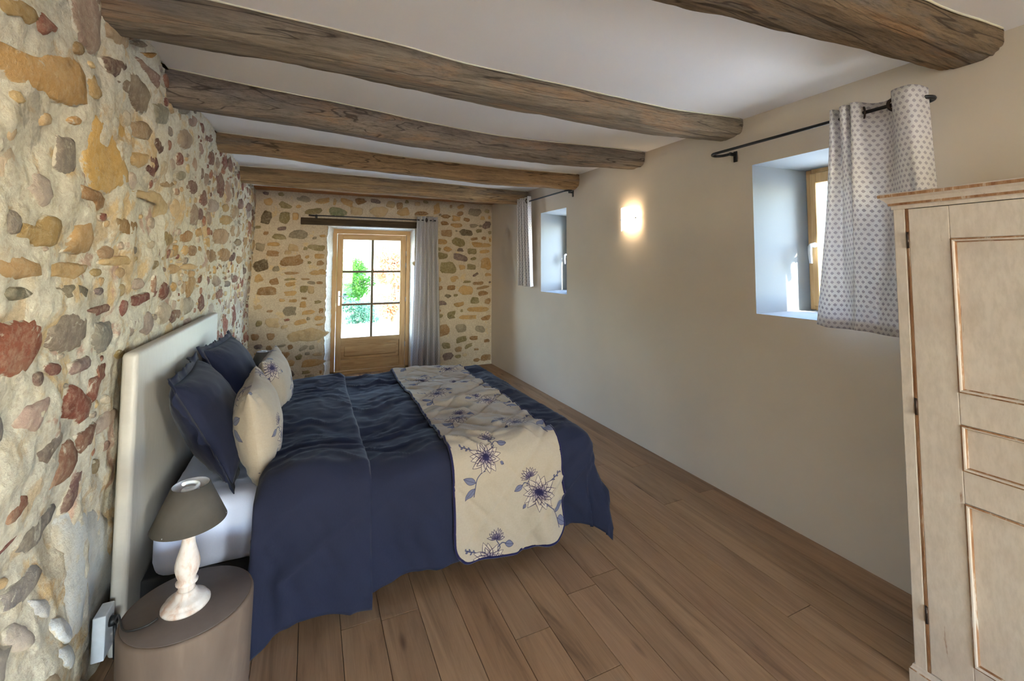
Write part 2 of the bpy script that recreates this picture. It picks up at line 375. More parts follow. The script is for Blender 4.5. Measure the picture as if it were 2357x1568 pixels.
# rubble of the back wall: centre x, centre z, half width, half height, turn in degrees, colour number
BACK_STONES = [
(-0.56, 2.445, 0.035, 0.02, -10, 5),
(-0.386, 2.444, 0.036, 0.027, 0, 3),
(-0.12, 2.402, 0.084, 0.042, -10, 2),
(-0.529, 2.33, 0.051, 0.054, 10, 0),
(0.117, 2.394, 0.091, 0.038, 12, 0),
(-0.334, 2.301, 0.077, 0.044, -8, 3),
(-0.175, 2.297, 0.033, 0.023, 15, 0),
(-0.539, 2.137, 0.065, 0.089, -5, 8),
(-0.333, 2.138, 0.068, 0.072, -15, 3),
(-0.212, 2.162, 0.041, 0.046, -5, 0),
(0.002, 2.247, 0.11, 0.042, 5, 3),
(-0.369, 1.996, 0.064, 0.025, 8, 5),
(-0.165, 1.935, 0.112, 0.068, -5, 2),
(-0.544, 1.932, 0.035, 0.026, -10, 1),
(-0.398, 1.891, 0.076, 0.039, -18, 3),
(0.126, 1.914, 0.039, 0.019, 0, 0),
(-0.462, 1.791, 0.075, 0.027, 3, 0),
(0.056, 1.756, 0.12, 0.044, -8, 3),
(-0.451, 1.671, 0.075, 0.038, -6, 1),
(-0.237, 1.574, 0.135, 0.059, 6, 1),
(-0.165, 1.615, 0.045, 0.059, 0, 1),
(0.093, 1.641, 0.064, 0.032, 0, 0),
(0.104, 1.548, 0.047, 0.032, 10, 1),
(-0.582, 1.519, 0.093, 0.079, 8, 8),
(-0.417, 1.47, 0.039, 0.036, 0, 2),
(-0.241, 1.416, 0.09, 0.02, 2, 1),
(0.081, 1.428, 0.094, 0.041, 0, 0),
(-0.608, 1.348, 0.05, 0.048, 30, 0),
(-0.251, 1.34, 0.081, 0.015, 4, 3),
(-0.067, 1.337, 0.062, 0.014, 0, 1),
(-0.245, 1.272, 0.073, 0.032, 8, 0),
(0.11, 1.289, 0.047, 0.021, 0, 1),
(-0.08, 1.206, 0.05, 0.054, 0, 3),
(0.003, 1.195, 0.042, 0.05, 0, 4),
(0.028, 1.885, 0.025, 0.019, 0, 2),
(-0.226, 1.76, 0.074, 0.05, -10, 4),
(-0.605, 1.753, 0.058, 0.053, 0, 2),
(-0.031, 1.557, 0.025, 0.023, 0, 3),
(-0.288, 1.686, 0.044, 0.027, 0, 4),
(-0.628, 2.004, 0.035, 0.018, 0, 3),
(-0.078, 1.744, 0.025, 0.028, 0, 3),
(-0.511, 1.191, 0.117, 0.062, -5, 1),
(-0.241, 1.154, 0.081, 0.036, 5, 0),
(-0.335, 1.067, 0.036, 0.023, 0, 0),
(-0.211, 1.059, 0.049, 0.022, 0, 0),
(-0.081, 1.086, 0.039, 0.016, -10, 1),
(-0.087, 1.005, 0.045, 0.041, 0, 0),
(0.087, 1.036, 0.046, 0.02, 5, 3),
(-0.243, 0.926, 0.085, 0.067, -2, 2),
(-0.464, 0.937, 0.042, 0.017, 0, 1),
(-0.031, 0.899, 0.075, 0.032, 4, 0),
(0.13, 0.914, 0.036, 0.039, 0, 1),
(0.103, 0.821, 0.062, 0.03, 3, 0),
(-0.02, 0.821, 0.025, 0.023, 0, 2),
(-0.272, 0.816, 0.036, 0.018, 10, 7),
(-0.118, 0.777, 0.078, 0.034, 12, 0),
(-0.294, 0.728, 0.048, 0.025, 15, 4),
(0.117, 0.735, 0.049, 0.018, 4, 0),
(-0.064, 0.603, 0.251, 0.086, 4, 4),
(-0.455, 0.611, 0.047, 0.044, 0, 1),
(-0.627, 0.618, 0.045, 0.039, 0, 1),
(-0.326, 0.488, 0.051, 0.018, 10, 2),
(-0.226, 0.463, 0.032, 0.035, 0, 1),
(-0.586, 0.499, 0.046, 0.034, -5, 5),
(-0.462, 0.472, 0.035, 0.031, 0, 1),
(-0.068, 0.442, 0.053, 0.031, 20, 2),
(0.031, 0.443, 0.033, 0.028, 0, 2),
(-0.307, 0.372, 0.071, 0.047, -5, 1),
(-0.444, 0.375, 0.035, 0.035, 0, 1),
(-0.122, 0.326, 0.041, 0.036, 20, 3),
(0.099, 0.347, 0.067, 0.02, 0, 4),
(-0.025, 0.367, 0.037, 0.02, 0, 2),
(0.044, 0.244, 0.139, 0.059, 0, 0),
(-0.225, 0.255, 0.069, 0.038, 10, 0),
(-0.414, 0.268, 0.059, 0.031, 15, 0),
(-0.269, 0.141, 0.12, 0.053, 0, 5),
(-0.027, 0.126, 0.054, 0.026, 0, 3),
(0.148, 0.117, 0.017, 0.027, 0, 1),
(-0.429, 0.793, 0.086, 0.066, 0, 4),
(-0.59, 0.784, 0.042, 0.039, 0, 3),
(-0.612, 0.993, 0.046, 0.035, 0, 4),
(1.907, 2.418, 0.026, 0.027, 0, 1),
(2.052, 2.422, 0.076, 0.026, 15, 0),
(2.273, 2.352, 0.111, 0.065, 0, 2),
(2.5, 2.373, 0.045, 0.033, -20, 3),
(1.68, 2.371, 0.059, 0.084, 0, 0),
(2.053, 2.319, 0.058, 0.039, 20, 1),
(1.826, 2.261, 0.07, 0.03, 3, 1),
(1.992, 2.24, 0.071, 0.042, -5, 0),
(2.157, 2.226, 0.054, 0.032, -10, 1),
(2.417, 2.259, 0.046, 0.031, 0, 0),
(2.533, 2.278, 0.024, 0.031, 0, 0),
(1.81, 2.155, 0.063, 0.032, -8, 1),
(2.011, 2.13, 0.093, 0.034, 0, 0),
(2.266, 2.136, 0.073, 0.03, 5, 2),
(2.497, 2.149, 0.073, 0.057, -5, 5),
(1.842, 2.01, 0.087, 0.058, -3, 1),
(2.15, 2.02, 0.11, 0.051, -8, 8),
(2.358, 2.061, 0.055, 0.031, 0, 3),
(1.779, 1.878, 0.077, 0.042, 3, 0),
(2.022, 1.884, 0.111, 0.068, -12, 3),
(2.281, 1.934, 0.069, 0.021, 10, 1),
(2.447, 1.947, 0.041, 0.026, -15, 1),
(2.544, 2.041, 0.026, 0.031, 0, 3),
(2.548, 1.919, 0.021, 0.03, 0, 0),
(2.387, 1.841, 0.163, 0.041, -2, 0),
(1.857, 1.771, 0.065, 0.042, -10, 0),
(2.058, 1.758, 0.065, 0.03, 3, 5),
(2.251, 1.735, 0.091, 0.047, -5, 3),
(2.452, 1.738, 0.089, 0.031, 5, 0),
(1.777, 1.662, 0.082, 0.054, -5, 3),
(2.055, 1.644, 0.116, 0.063, -10, 5),
(1.873, 1.5, 0.131, 0.092, -5, 3),
(2.087, 1.492, 0.049, 0.038, 0, 0),
(2.235, 1.5, 0.072, 0.047, 0, 3),
(2.472, 1.552, 0.089, 0.091, 0, 0),
(2.27, 1.628, 0.05, 0.022, 10, 3),
(2.312, 1.38, 0.055, 0.026, 30, 5),
(2.51, 1.379, 0.06, 0.026, 0, 0),
(1.966, 1.316, 0.07, 0.046, 5, 0),
(1.722, 1.311, 0.047, 0.041, 0, 0),
(1.998, 2.049, 0.018, 0.012, 0, 2),
(2.385, 2.14, 0.028, 0.018, 0, 2),
(1.736, 2.282, 0.021, 0.017, 0, 2),
(2.165, 1.271, 0.076, 0.022, 0, 3),
(2.363, 1.245, 0.092, 0.03, 0, 1),
(2.548, 1.259, 0.022, 0.017, 0, 5),
(1.745, 1.184, 0.048, 0.031, 10, 1),
(1.92, 1.189, 0.069, 0.04, 0, 1),
(2.152, 1.142, 0.108, 0.074, 0, 0),
(2.423, 1.179, 0.116, 0.026, 10, 1),
(2.429, 1.093, 0.083, 0.039, 5, 1),
(1.869, 1.066, 0.048, 0.029, -25, 8),
(1.99, 1.071, 0.035, 0.023, 0, 3),
(2.306, 0.986, 0.082, 0.049, 0, 3),
(2.508, 0.967, 0.062, 0.047, 0, 1),
(1.768, 0.958, 0.077, 0.037, 0, 5),
(2.044, 0.932, 0.084, 0.033, 10, 0),
(2.339, 0.845, 0.174, 0.038, 0, 0),
(1.727, 0.853, 0.038, 0.02, 0, 1),
(1.924, 0.779, 0.087, 0.062, 10, 3),
(1.741, 0.771, 0.059, 0.033, 15, 3),
(2.187, 0.729, 0.153, 0.034, 0, 0),
(2.482, 0.707, 0.088, 0.04, 3, 1),
(1.798, 0.556, 0.107, 0.09, 15, 1),
(2.082, 0.572, 0.097, 0.058, -5, 2),
(2.377, 0.546, 0.087, 0.051, -15, 2),
(2.084, 0.406, 0.084, 0.045, 10, 3),
(2.292, 0.413, 0.073, 0.033, 0, 1),
(2.507, 0.356, 0.055, 0.027, 0, 1),
(1.852, 0.324, 0.072, 0.045, 0, 3),
(2.042, 0.26, 0.056, 0.045, 0, 1),
(2.208, 0.297, 0.072, 0.029, 20, 3),
(1.866, 0.168, 0.088, 0.061, 0, 5),
(2.49, 0.102, 0.078, 0.053, 0, 1),
(2.334, 0.237, 0.041, 0.017, 0, 1),
(2.147, 0.169, 0.045, 0.025, 0, 4),
(2.335, 0.078, 0.059, 0.029, 0, 1),
(2.034, 0.154, 0.052, 0.028, 0, 3),
(2.089, 0.838, 0.026, 0.025, 0, 3),
(0.148, 2.395, 0.069, 0.037, 12, 0),
(0.267, 2.389, 0.022, 0.048, 0, 0),
(0.427, 2.385, 0.09, 0.045, -15, 0),
(0.596, 2.41, 0.076, 0.045, 5, 1),
(0.796, 2.426, 0.072, 0.032, -5, 5),
(0.289, 2.26, 0.131, 0.062, -3, 6),
(0.546, 2.274, 0.099, 0.059, 0, 4),
(0.853, 2.283, 0.131, 0.079, 0, 4),
(1.017, 2.4, 0.063, 0.05, 0, 4),
(1.13, 2.378, 0.046, 0.054, -5, 1),
(1.25, 2.451, 0.043, 0.029, 0, 3),
(1.195, 2.294, 0.093, 0.062, 15, 0),
(1.449, 2.286, 0.101, 0.04, 0, 1),
(1.514, 2.46, 0.041, 0.026, 0, 3),
(1.396, 2.423, 0.048, 0.033, 0, 4),
]
# rubble of the left wall: red, green, blue, then the outline as y, z pairs
LEFT_STONES = [
(190, 145, 85, 1.378, 2.04, 1.439, 2.055, 1.516, 2.067, 1.607, 2.111, 1.701, 2.15, 1.77, 2.152, 1.809, 2.136, 1.799, 2.031, 1.717, 2.01, 1.644, 1.992, 1.586, 1.996, 1.525, 1.983, 1.469, 1.979, 1.428, 1.993, 1.384, 1.99),
(168, 136, 85, 1.375, 2.144, 1.456, 2.184, 1.512, 2.196, 1.525, 2.17, 1.484, 2.134, 1.451, 2.14, 1.41, 2.12, 1.378, 2.114),
(150, 95, 75, 1.518, 2.187, 1.552, 2.206, 1.586, 2.199, 1.626, 2.2, 1.622, 2.182, 1.589, 2.172, 1.559, 2.145, 1.532, 2.149, 1.521, 2.162),
(155, 125, 105, 1.712, 2.341, 1.861, 2.427, 1.892, 2.386, 1.896, 2.318, 1.906, 2.276, 1.869, 2.232, 1.806, 2.222, 1.763, 2.209, 1.744, 2.243, 1.712, 2.279),
(165, 135, 100, 1.941, 2.425, 2.023, 2.466, 2.088, 2.457, 2.105, 2.409, 2.101, 2.359, 2.021, 2.33, 1.935, 2.326, 1.912, 2.366),
(140, 110, 70, 1.769, 2.209, 1.773, 2.199, 1.768, 2.187, 1.757, 2.177, 1.743, 2.172, 1.728, 2.172, 1.718, 2.178, 1.715, 2.188, 1.719, 2.199, 1.73, 2.209, 1.744, 2.214, 1.759, 2.215),
(115, 88, 72, 1.911, 2.232, 1.944, 2.258, 2.056, 2.295, 2.1, 2.284, 2.034, 2.227, 1.989, 2.2, 1.933, 2.202),
(180, 145, 90, 1.818, 2.125, 1.854, 2.154, 1.918, 2.113, 1.887, 2.087, 1.825, 2.069),
(205, 160, 85, 1.858, 2.015, 1.983, 2.05, 2.133, 2.071, 2.169, 2.055, 2.164, 2.009, 2.151, 1.944, 2.196, 1.905, 2.195, 1.865, 2.134, 1.82, 1.998, 1.794, 1.92, 1.785, 1.86, 1.809, 1.808, 1.863, 1.826, 1.896, 1.843, 1.944),
(130, 118, 105, 1.667, 1.898, 1.757, 1.909, 1.78, 1.834, 1.731, 1.784, 1.677, 1.813),
(200, 170, 130, 1.482, 1.857, 1.48, 1.845, 1.471, 1.834, 1.459, 1.828, 1.446, 1.828, 1.436, 1.833, 1.432, 1.842, 1.434, 1.854, 1.442, 1.864, 1.454, 1.871, 1.467, 1.872, 1.478, 1.866),
(190, 140, 80, 1.79, 1.982, 1.787, 1.973, 1.774, 1.965, 1.758, 1.958, 1.741, 1.955, 1.728, 1.956, 1.723, 1.961, 1.727, 1.969, 1.738, 1.977, 1.754, 1.984, 1.772, 1.988, 1.785, 1.987),
(205, 180, 150, 1.494, 1.789, 1.49, 1.765, 1.474, 1.745, 1.452, 1.735, 1.429, 1.737, 1.411, 1.749, 1.403, 1.769, 1.407, 1.792, 1.421, 1.811, 1.442, 1.822, 1.466, 1.822, 1.485, 1.81),
(165, 132, 78, 1.506, 1.598, 1.516, 1.635, 1.58, 1.629, 1.63, 1.663, 1.694, 1.663, 1.719, 1.639, 1.714, 1.603, 1.686, 1.579, 1.59, 1.582),
(150, 110, 70, 1.822, 1.779, 1.942, 1.78, 2.003, 1.765, 1.976, 1.726, 1.926, 1.705, 1.913, 1.741, 1.82, 1.739),
(180, 140, 90, 1.816, 1.647, 1.913, 1.677, 1.947, 1.608, 1.934, 1.573, 1.856, 1.564, 1.743, 1.568, 1.801, 1.597),
(185, 145, 95, 1.431, 1.539, 1.525, 1.554, 1.585, 1.537, 1.628, 1.531, 1.621, 1.498, 1.531, 1.492, 1.436, 1.494),
(185, 148, 95, 1.643, 1.494, 1.697, 1.535, 1.816, 1.535, 1.915, 1.528, 1.895, 1.499, 1.822, 1.479, 1.726, 1.495),
(120, 108, 88, 1.693, 1.464, 1.823, 1.469, 1.925, 1.454, 1.915, 1.403, 1.83, 1.416, 1.747, 1.429, 1.654, 1.451),
(130, 122, 100, 1.597, 1.451, 1.59, 1.443, 1.567, 1.438, 1.537, 1.438, 1.508, 1.442, 1.487, 1.45, 1.479, 1.458, 1.485, 1.466, 1.505, 1.471, 1.534, 1.472, 1.564, 1.468, 1.588, 1.46),
(140, 122, 105, 1.698, 1.369, 1.737, 1.4, 1.862, 1.396, 1.964, 1.338, 1.916, 1.263, 1.806, 1.261, 1.732, 1.287),
(150, 85, 62, 1.45, 1.366, 1.477, 1.381, 1.543, 1.384, 1.619, 1.378, 1.654, 1.352, 1.666, 1.32, 1.647, 1.272, 1.607, 1.247, 1.549, 1.243, 1.494, 1.264, 1.457, 1.295),
(120, 75, 65, 1.951, 1.373, 2.047, 1.384, 2.167, 1.383, 2.165, 1.353, 2.033, 1.346),
(110, 95, 95, 2.074, 1.43, 2.069, 1.423, 2.054, 1.418, 2.033, 1.417, 2.012, 1.42, 1.997, 1.427, 1.99, 1.435, 1.995, 1.443, 2.009, 1.448, 2.029, 1.449, 2.051, 1.446, 2.067, 1.439),
(180, 150, 100, 2.281, 1.424, 2.274, 1.412, 2.251, 1.404, 2.219, 1.403, 2.188, 1.408, 2.165, 1.418, 2.155, 1.43, 2.162, 1.442, 2.182, 1.449, 2.213, 1.451, 2.245, 1.447, 2.27, 1.436),
(125, 118, 108, 1.982, 1.26, 2.027, 1.319, 2.177, 1.31, 2.196, 1.247, 2.17, 1.201, 2.07, 1.206),
(165, 130, 95, 1.986, 1.575, 2.057, 1.597, 2.14, 1.583, 2.123, 1.553, 2.035, 1.548),
(170, 140, 90, 2.037, 1.5, 2.032, 1.493, 2.017, 1.489, 1.997, 1.487, 1.977, 1.489, 1.962, 1.495, 1.956, 1.501, 1.96, 1.508, 1.974, 1.513, 1.994, 1.514, 2.014, 1.512, 2.03, 1.507),
(125, 62, 48, 2.029, 1.163, 2.064, 1.176, 2.155, 1.158, 2.187, 1.113, 2.166, 1.068, 2.071, 1.052, 2.008, 1.05, 1.979, 1.08, 1.981, 1.132, 2.051, 1.135),
(130, 70, 54, 1.82, 1.147, 1.893, 1.135, 1.928, 1.101, 1.976, 1.074, 1.991, 1.051, 1.976, 1.04, 1.971, 1.012, 1.925, 1.002, 1.875, 1.038, 1.817, 1.06, 1.806, 1.09),
(125, 80, 68, 1.775, 1.214, 1.771, 1.206, 1.759, 1.202, 1.742, 1.203, 1.724, 1.21, 1.711, 1.219, 1.705, 1.229, 1.709, 1.237, 1.72, 1.241, 1.737, 1.24, 1.755, 1.234, 1.769, 1.224),
(115, 88, 78, 1.684, 1.201, 1.674, 1.193, 1.661, 1.19, 1.647, 1.193, 1.637, 1.201, 1.632, 1.211, 1.635, 1.222, 1.644, 1.23, 1.657, 1.233, 1.671, 1.23, 1.682, 1.223, 1.687, 1.212),
(130, 105, 98, 1.854, 1.214, 1.97, 1.221, 1.983, 1.188, 1.951, 1.176, 1.844, 1.179),
(170, 140, 125, 1.588, 1.148, 1.66, 1.151, 1.711, 1.155, 1.72, 1.128, 1.694, 1.101, 1.653, 1.069, 1.589, 1.097),
(145, 135, 128, 1.533, 1.115, 1.531, 1.094, 1.521, 1.081, 1.504, 1.082, 1.488, 1.094, 1.474, 1.114, 1.468, 1.137, 1.47, 1.158, 1.479, 1.171, 1.495, 1.172, 1.512, 1.161, 1.526, 1.14),
(130, 88, 68, 1.898, 0.975, 1.96, 0.972, 2.054, 0.967, 2.056, 0.92, 2.021, 0.883, 1.954, 0.886, 1.918, 0.929),
(135, 90, 68, 1.827, 0.969, 1.884, 0.966, 1.919, 0.921, 1.94, 0.874, 1.899, 0.842, 1.8, 0.862, 1.762, 0.863, 1.779, 0.935),
(125, 108, 95, 1.671, 1.006, 1.732, 1.02, 1.807, 1.03, 1.805, 0.991, 1.75, 0.969, 1.723, 0.949, 1.692, 0.971),
(120, 112, 105, 1.492, 1.046, 1.535, 1.042, 1.593, 1.013, 1.585, 1.002, 1.539, 1.0, 1.503, 1.021),
(140, 95, 75, 1.524, 0.977, 1.563, 0.987, 1.601, 0.99, 1.588, 0.97, 1.557, 0.959),
(115, 82, 75, 1.937, 0.84, 1.993, 0.838, 2.02, 0.82, 2.021, 0.744, 1.983, 0.722, 1.928, 0.727, 1.889, 0.739, 1.902, 0.816),
(135, 110, 60, 2.343, 1.147, 2.324, 1.143, 2.298, 1.145, 2.273, 1.152, 2.255, 1.162, 2.249, 1.173, 2.255, 1.181, 2.273, 1.186, 2.298, 1.184, 2.324, 1.178, 2.343, 1.167, 2.35, 1.156),
(185, 160, 140, 2.112, 0.953, 2.223, 0.96, 2.341, 0.938, 2.334, 0.904, 2.232, 0.893, 2.128, 0.903),
(130, 90, 80, 2.249, 0.812, 2.23, 0.809, 2.207, 0.812, 2.189, 0.819, 2.178, 0.829, 2.178, 0.839, 2.189, 0.847, 2.208, 0.85, 2.23, 0.848, 2.25, 0.841, 2.261, 0.83, 2.261, 0.82),
(130, 110, 80, 2.143, 0.778, 2.131, 0.768, 2.114, 0.766, 2.098, 0.771, 2.086, 0.781, 2.081, 0.795, 2.084, 0.808, 2.096, 0.817, 2.112, 0.82, 2.129, 0.815, 2.142, 0.805, 2.147, 0.791),
(150, 95, 72, 1.668, 0.9, 1.665, 0.876, 1.608, 0.856, 1.562, 0.865, 1.559, 0.887, 1.586, 0.908, 1.611, 0.924),
(120, 110, 100, 1.633, 0.766, 1.639, 0.809, 1.739, 0.801, 1.834, 0.795, 1.831, 0.758, 1.771, 0.748, 1.741, 0.727, 1.675, 0.736),
(135, 85, 75, 1.518, 0.796, 1.572, 0.816, 1.627, 0.818, 1.587, 0.81, 1.544, 0.806),
(110, 78, 72, 1.511, 0.778, 1.554, 0.76, 1.562, 0.724, 1.546, 0.7, 1.518, 0.714),
(130, 122, 118, 1.591, 0.685, 1.722, 0.686, 1.75, 0.653, 1.728, 0.631, 1.654, 0.622, 1.585, 0.645),
(196, 194, 186, 1.92, 0.709, 2.004, 0.706, 2.148, 0.623, 2.307, 0.517, 2.405, 0.405, 2.426, 0.247, 2.363, 0.192, 2.205, 0.174, 2.084, 0.205, 1.898, 0.375, 1.879, 0.47, 1.874, 0.581, 1.889, 0.645),
(200, 198, 196, 1.677, 0.612, 1.794, 0.544, 1.767, 0.503, 1.695, 0.557),
(205, 210, 215, 1.875, 0.385, 1.87, 0.368, 1.852, 0.367, 1.827, 0.381, 1.801, 0.406, 1.781, 0.435, 1.772, 0.46, 1.776, 0.476, 1.792, 0.479, 1.817, 0.466, 1.843, 0.442, 1.865, 0.412),
(205, 210, 215, 1.898, 0.283, 1.891, 0.271, 1.868, 0.277, 1.836, 0.298, 1.805, 0.328, 1.781, 0.358, 1.771, 0.382, 1.777, 0.393, 1.798, 0.388, 1.828, 0.37, 1.861, 0.34, 1.887, 0.308),
(190, 175, 160, 1.686, 0.507, 1.681, 0.492, 1.662, 0.493, 1.635, 0.509, 1.608, 0.534, 1.588, 0.562, 1.58, 0.586, 1.584, 0.6, 1.601, 0.6, 1.627, 0.587, 1.654, 0.562, 1.676, 0.533),
(140, 120, 95, 2.11, 0.104, 2.105, 0.078, 2.084, 0.073, 2.053, 0.091, 2.021, 0.125, 1.996, 0.166, 1.985, 0.203, 1.989, 0.228, 2.008, 0.235, 2.037, 0.22, 2.07, 0.187, 2.097, 0.145),
(125, 103, 82, 2.021, 2.203, 2.126, 2.288, 2.207, 2.303, 2.339, 2.293, 2.386, 2.261, 2.354, 2.186, 2.239, 2.162, 2.15, 2.196, 2.054, 2.182),
(140, 132, 110, 2.418, 2.247, 2.506, 2.287, 2.661, 2.301, 2.634, 2.236, 2.538, 2.186, 2.442, 2.188),
(160, 130, 95, 2.187, 2.1, 2.333, 2.14, 2.421, 2.126, 2.371, 2.072, 2.218, 2.046),
(105, 72, 58, 2.459, 2.07, 2.495, 2.147, 2.615, 2.131, 2.621, 2.089, 2.542, 2.048),
(115, 70, 62, 2.406, 2.027, 2.482, 2.024, 2.535, 1.988, 2.481, 1.926, 2.375, 1.946, 2.419, 1.99),
(190, 155, 100, 2.207, 1.948, 2.238, 1.987, 2.4, 2.015, 2.372, 1.97, 2.297, 1.93),
(185, 130, 60, 2.267, 2.418, 2.425, 2.511, 2.415, 2.471, 2.334, 2.424),
(140, 120, 100, 2.332, 2.479, 2.318, 2.466, 2.286, 2.448, 2.245, 2.43, 2.207, 2.417, 2.182, 2.412, 2.174, 2.416, 2.186, 2.427, 2.215, 2.444, 2.254, 2.463, 2.294, 2.477, 2.323, 2.483),
(130, 95, 80, 2.221, 2.375, 2.353, 2.388, 2.488, 2.407, 2.466, 2.336, 2.36, 2.346),
(150, 135, 120, 2.902, 2.634, 2.931, 2.623, 2.934, 2.605, 2.91, 2.585, 2.866, 2.569, 2.817, 2.56, 2.774, 2.562, 2.748, 2.572, 2.745, 2.589, 2.766, 2.608, 2.806, 2.625, 2.856, 2.634),
(170, 145, 90, 3.236, 2.6, 3.217, 2.556, 3.181, 2.516, 3.137, 2.491, 3.097, 2.489, 3.072, 2.508, 3.067, 2.543, 3.084, 2.585, 3.118, 2.625, 3.161, 2.651, 3.203, 2.656, 3.23, 2.637),
(140, 125, 118, 2.843, 2.413, 2.807, 2.393, 2.755, 2.376, 2.702, 2.365, 2.661, 2.363, 2.642, 2.37, 2.649, 2.384, 2.68, 2.402, 2.729, 2.42, 2.784, 2.432, 2.829, 2.436, 2.851, 2.429),
(125, 112, 98, 3.028, 2.435, 3.015, 2.411, 2.975, 2.384, 2.92, 2.361, 2.866, 2.349, 2.826, 2.349, 2.81, 2.362, 2.821, 2.384, 2.856, 2.409, 2.908, 2.432, 2.965, 2.447, 3.009, 2.448),
(165, 130, 110, 3.206, 2.41, 3.194, 2.389, 3.158, 2.366, 3.107, 2.347, 3.058, 2.337, 3.021, 2.338, 3.005, 2.349, 3.015, 2.369, 3.048, 2.391, 3.096, 2.41, 3.148, 2.422, 3.188, 2.422),
(155, 130, 105, 3.079, 2.272, 3.085, 2.242, 3.051, 2.209, 2.989, 2.182, 2.918, 2.169, 2.856, 2.172, 2.819, 2.19, 2.814, 2.218, 2.842, 2.248, 2.897, 2.275, 2.968, 2.291, 3.035, 2.29),
(175, 145, 95, 2.649, 2.624, 2.672, 2.618, 2.677, 2.606, 2.662, 2.591, 2.632, 2.577, 2.596, 2.568, 2.563, 2.567, 2.542, 2.572, 2.538, 2.584, 2.551, 2.598, 2.579, 2.612, 2.615, 2.621),
(120, 80, 70, 3.66, 2.428, 3.646, 2.408, 3.603, 2.386, 3.545, 2.366, 3.486, 2.355, 3.444, 2.355, 3.426, 2.365, 3.438, 2.384, 3.477, 2.405, 3.533, 2.425, 3.593, 2.437, 3.64, 2.439),
(150, 115, 100, 3.392, 2.285, 3.402, 2.267, 3.394, 2.25, 3.369, 2.238, 3.336, 2.234, 3.302, 2.239, 3.278, 2.252, 3.269, 2.269, 3.277, 2.286, 3.3, 2.299, 3.333, 2.303, 3.366, 2.298),
(110, 75, 65, 3.438, 2.131, 3.431, 2.109, 3.406, 2.089, 3.369, 2.078, 3.331, 2.076, 3.303, 2.085, 3.29, 2.102, 3.296, 2.123, 3.319, 2.142, 3.355, 2.154, 3.393, 2.157, 3.424, 2.148),
(110, 70, 60, 3.797, 2.598, 3.827, 2.583, 3.82, 2.56, 3.777, 2.537, 3.713, 2.521, 3.646, 2.514, 3.593, 2.52, 3.566, 2.535, 3.573, 2.556, 3.61, 2.578, 3.67, 2.595, 3.738, 2.603),
(120, 85, 72, 3.26, 2.018, 3.266, 1.994, 3.242, 1.971, 3.195, 1.955, 3.139, 1.951, 3.09, 1.958, 3.059, 1.975, 3.053, 1.997, 3.074, 2.019, 3.117, 2.035, 3.172, 2.041, 3.225, 2.035),
(165, 135, 95, 2.824, 1.953, 2.811, 1.942, 2.772, 1.929, 2.721, 1.919, 2.671, 1.913, 2.635, 1.913, 2.621, 1.919, 2.632, 1.929, 2.666, 1.941, 2.716, 1.952, 2.768, 1.959, 2.808, 1.959),
(150, 140, 115, 3.022, 2.038, 3.012, 2.023, 2.98, 2.008, 2.936, 1.997, 2.892, 1.992, 2.86, 1.995, 2.847, 2.005, 2.856, 2.019, 2.885, 2.033, 2.928, 2.045, 2.973, 2.05, 3.007, 2.048),
(195, 165, 115, 2.268, 1.832, 2.618, 1.876, 2.757, 1.83, 2.747, 1.782, 2.561, 1.751, 2.595, 1.824, 2.293, 1.81),
(150, 112, 65, 2.102, 1.704, 2.158, 1.713, 2.361, 1.708, 2.332, 1.658, 2.254, 1.615, 2.207, 1.65, 2.108, 1.659),
(125, 72, 62, 2.352, 1.392, 2.585, 1.4, 2.59, 1.367, 2.443, 1.346, 2.357, 1.358),
(190, 155, 100, 2.394, 1.552, 2.369, 1.54, 2.294, 1.529, 2.198, 1.524, 2.109, 1.523, 2.047, 1.528, 2.023, 1.536, 2.041, 1.546, 2.097, 1.555, 2.184, 1.562, 2.281, 1.565, 2.361, 1.561),
(180, 145, 100, 2.243, 1.495, 2.237, 1.484, 2.217, 1.477, 2.19, 1.475, 2.162, 1.478, 2.142, 1.487, 2.134, 1.497, 2.139, 1.508, 2.157, 1.515, 2.184, 1.518, 2.212, 1.515, 2.234, 1.506),
(185, 155, 110, 2.296, 1.424, 2.289, 1.412, 2.264, 1.403, 2.23, 1.402, 2.196, 1.408, 2.172, 1.418, 2.161, 1.431, 2.168, 1.444, 2.19, 1.452, 2.223, 1.454, 2.258, 1.449, 2.285, 1.438),
(165, 140, 100, 2.744, 1.527, 2.732, 1.516, 2.694, 1.508, 2.643, 1.505, 2.594, 1.509, 2.558, 1.517, 2.544, 1.527, 2.555, 1.538, 2.588, 1.546, 2.637, 1.549, 2.688, 1.546, 2.728, 1.538),
(125, 100, 80, 2.826, 1.501, 2.821, 1.493, 2.802, 1.488, 2.776, 1.486, 2.75, 1.489, 2.731, 1.494, 2.723, 1.502, 2.729, 1.51, 2.746, 1.515, 2.771, 1.517, 2.798, 1.515, 2.818, 1.509),
(190, 150, 100, 3.126, 1.504, 3.109, 1.489, 3.059, 1.479, 2.992, 1.477, 2.927, 1.482, 2.88, 1.492, 2.862, 1.506, 2.876, 1.519, 2.919, 1.529, 2.983, 1.533, 3.051, 1.529, 3.104, 1.518),
(195, 160, 110, 3.492, 1.513, 3.469, 1.504, 3.404, 1.497, 3.319, 1.496, 3.238, 1.499, 3.18, 1.506, 3.158, 1.515, 3.177, 1.524, 3.232, 1.53, 3.312, 1.533, 3.398, 1.531, 3.465, 1.523),
(160, 132, 85, 2.892, 1.667, 2.879, 1.645, 2.838, 1.628, 2.781, 1.62, 2.725, 1.623, 2.684, 1.636, 2.667, 1.655, 2.678, 1.676, 2.714, 1.693, 2.768, 1.702, 2.826, 1.7, 2.872, 1.688),
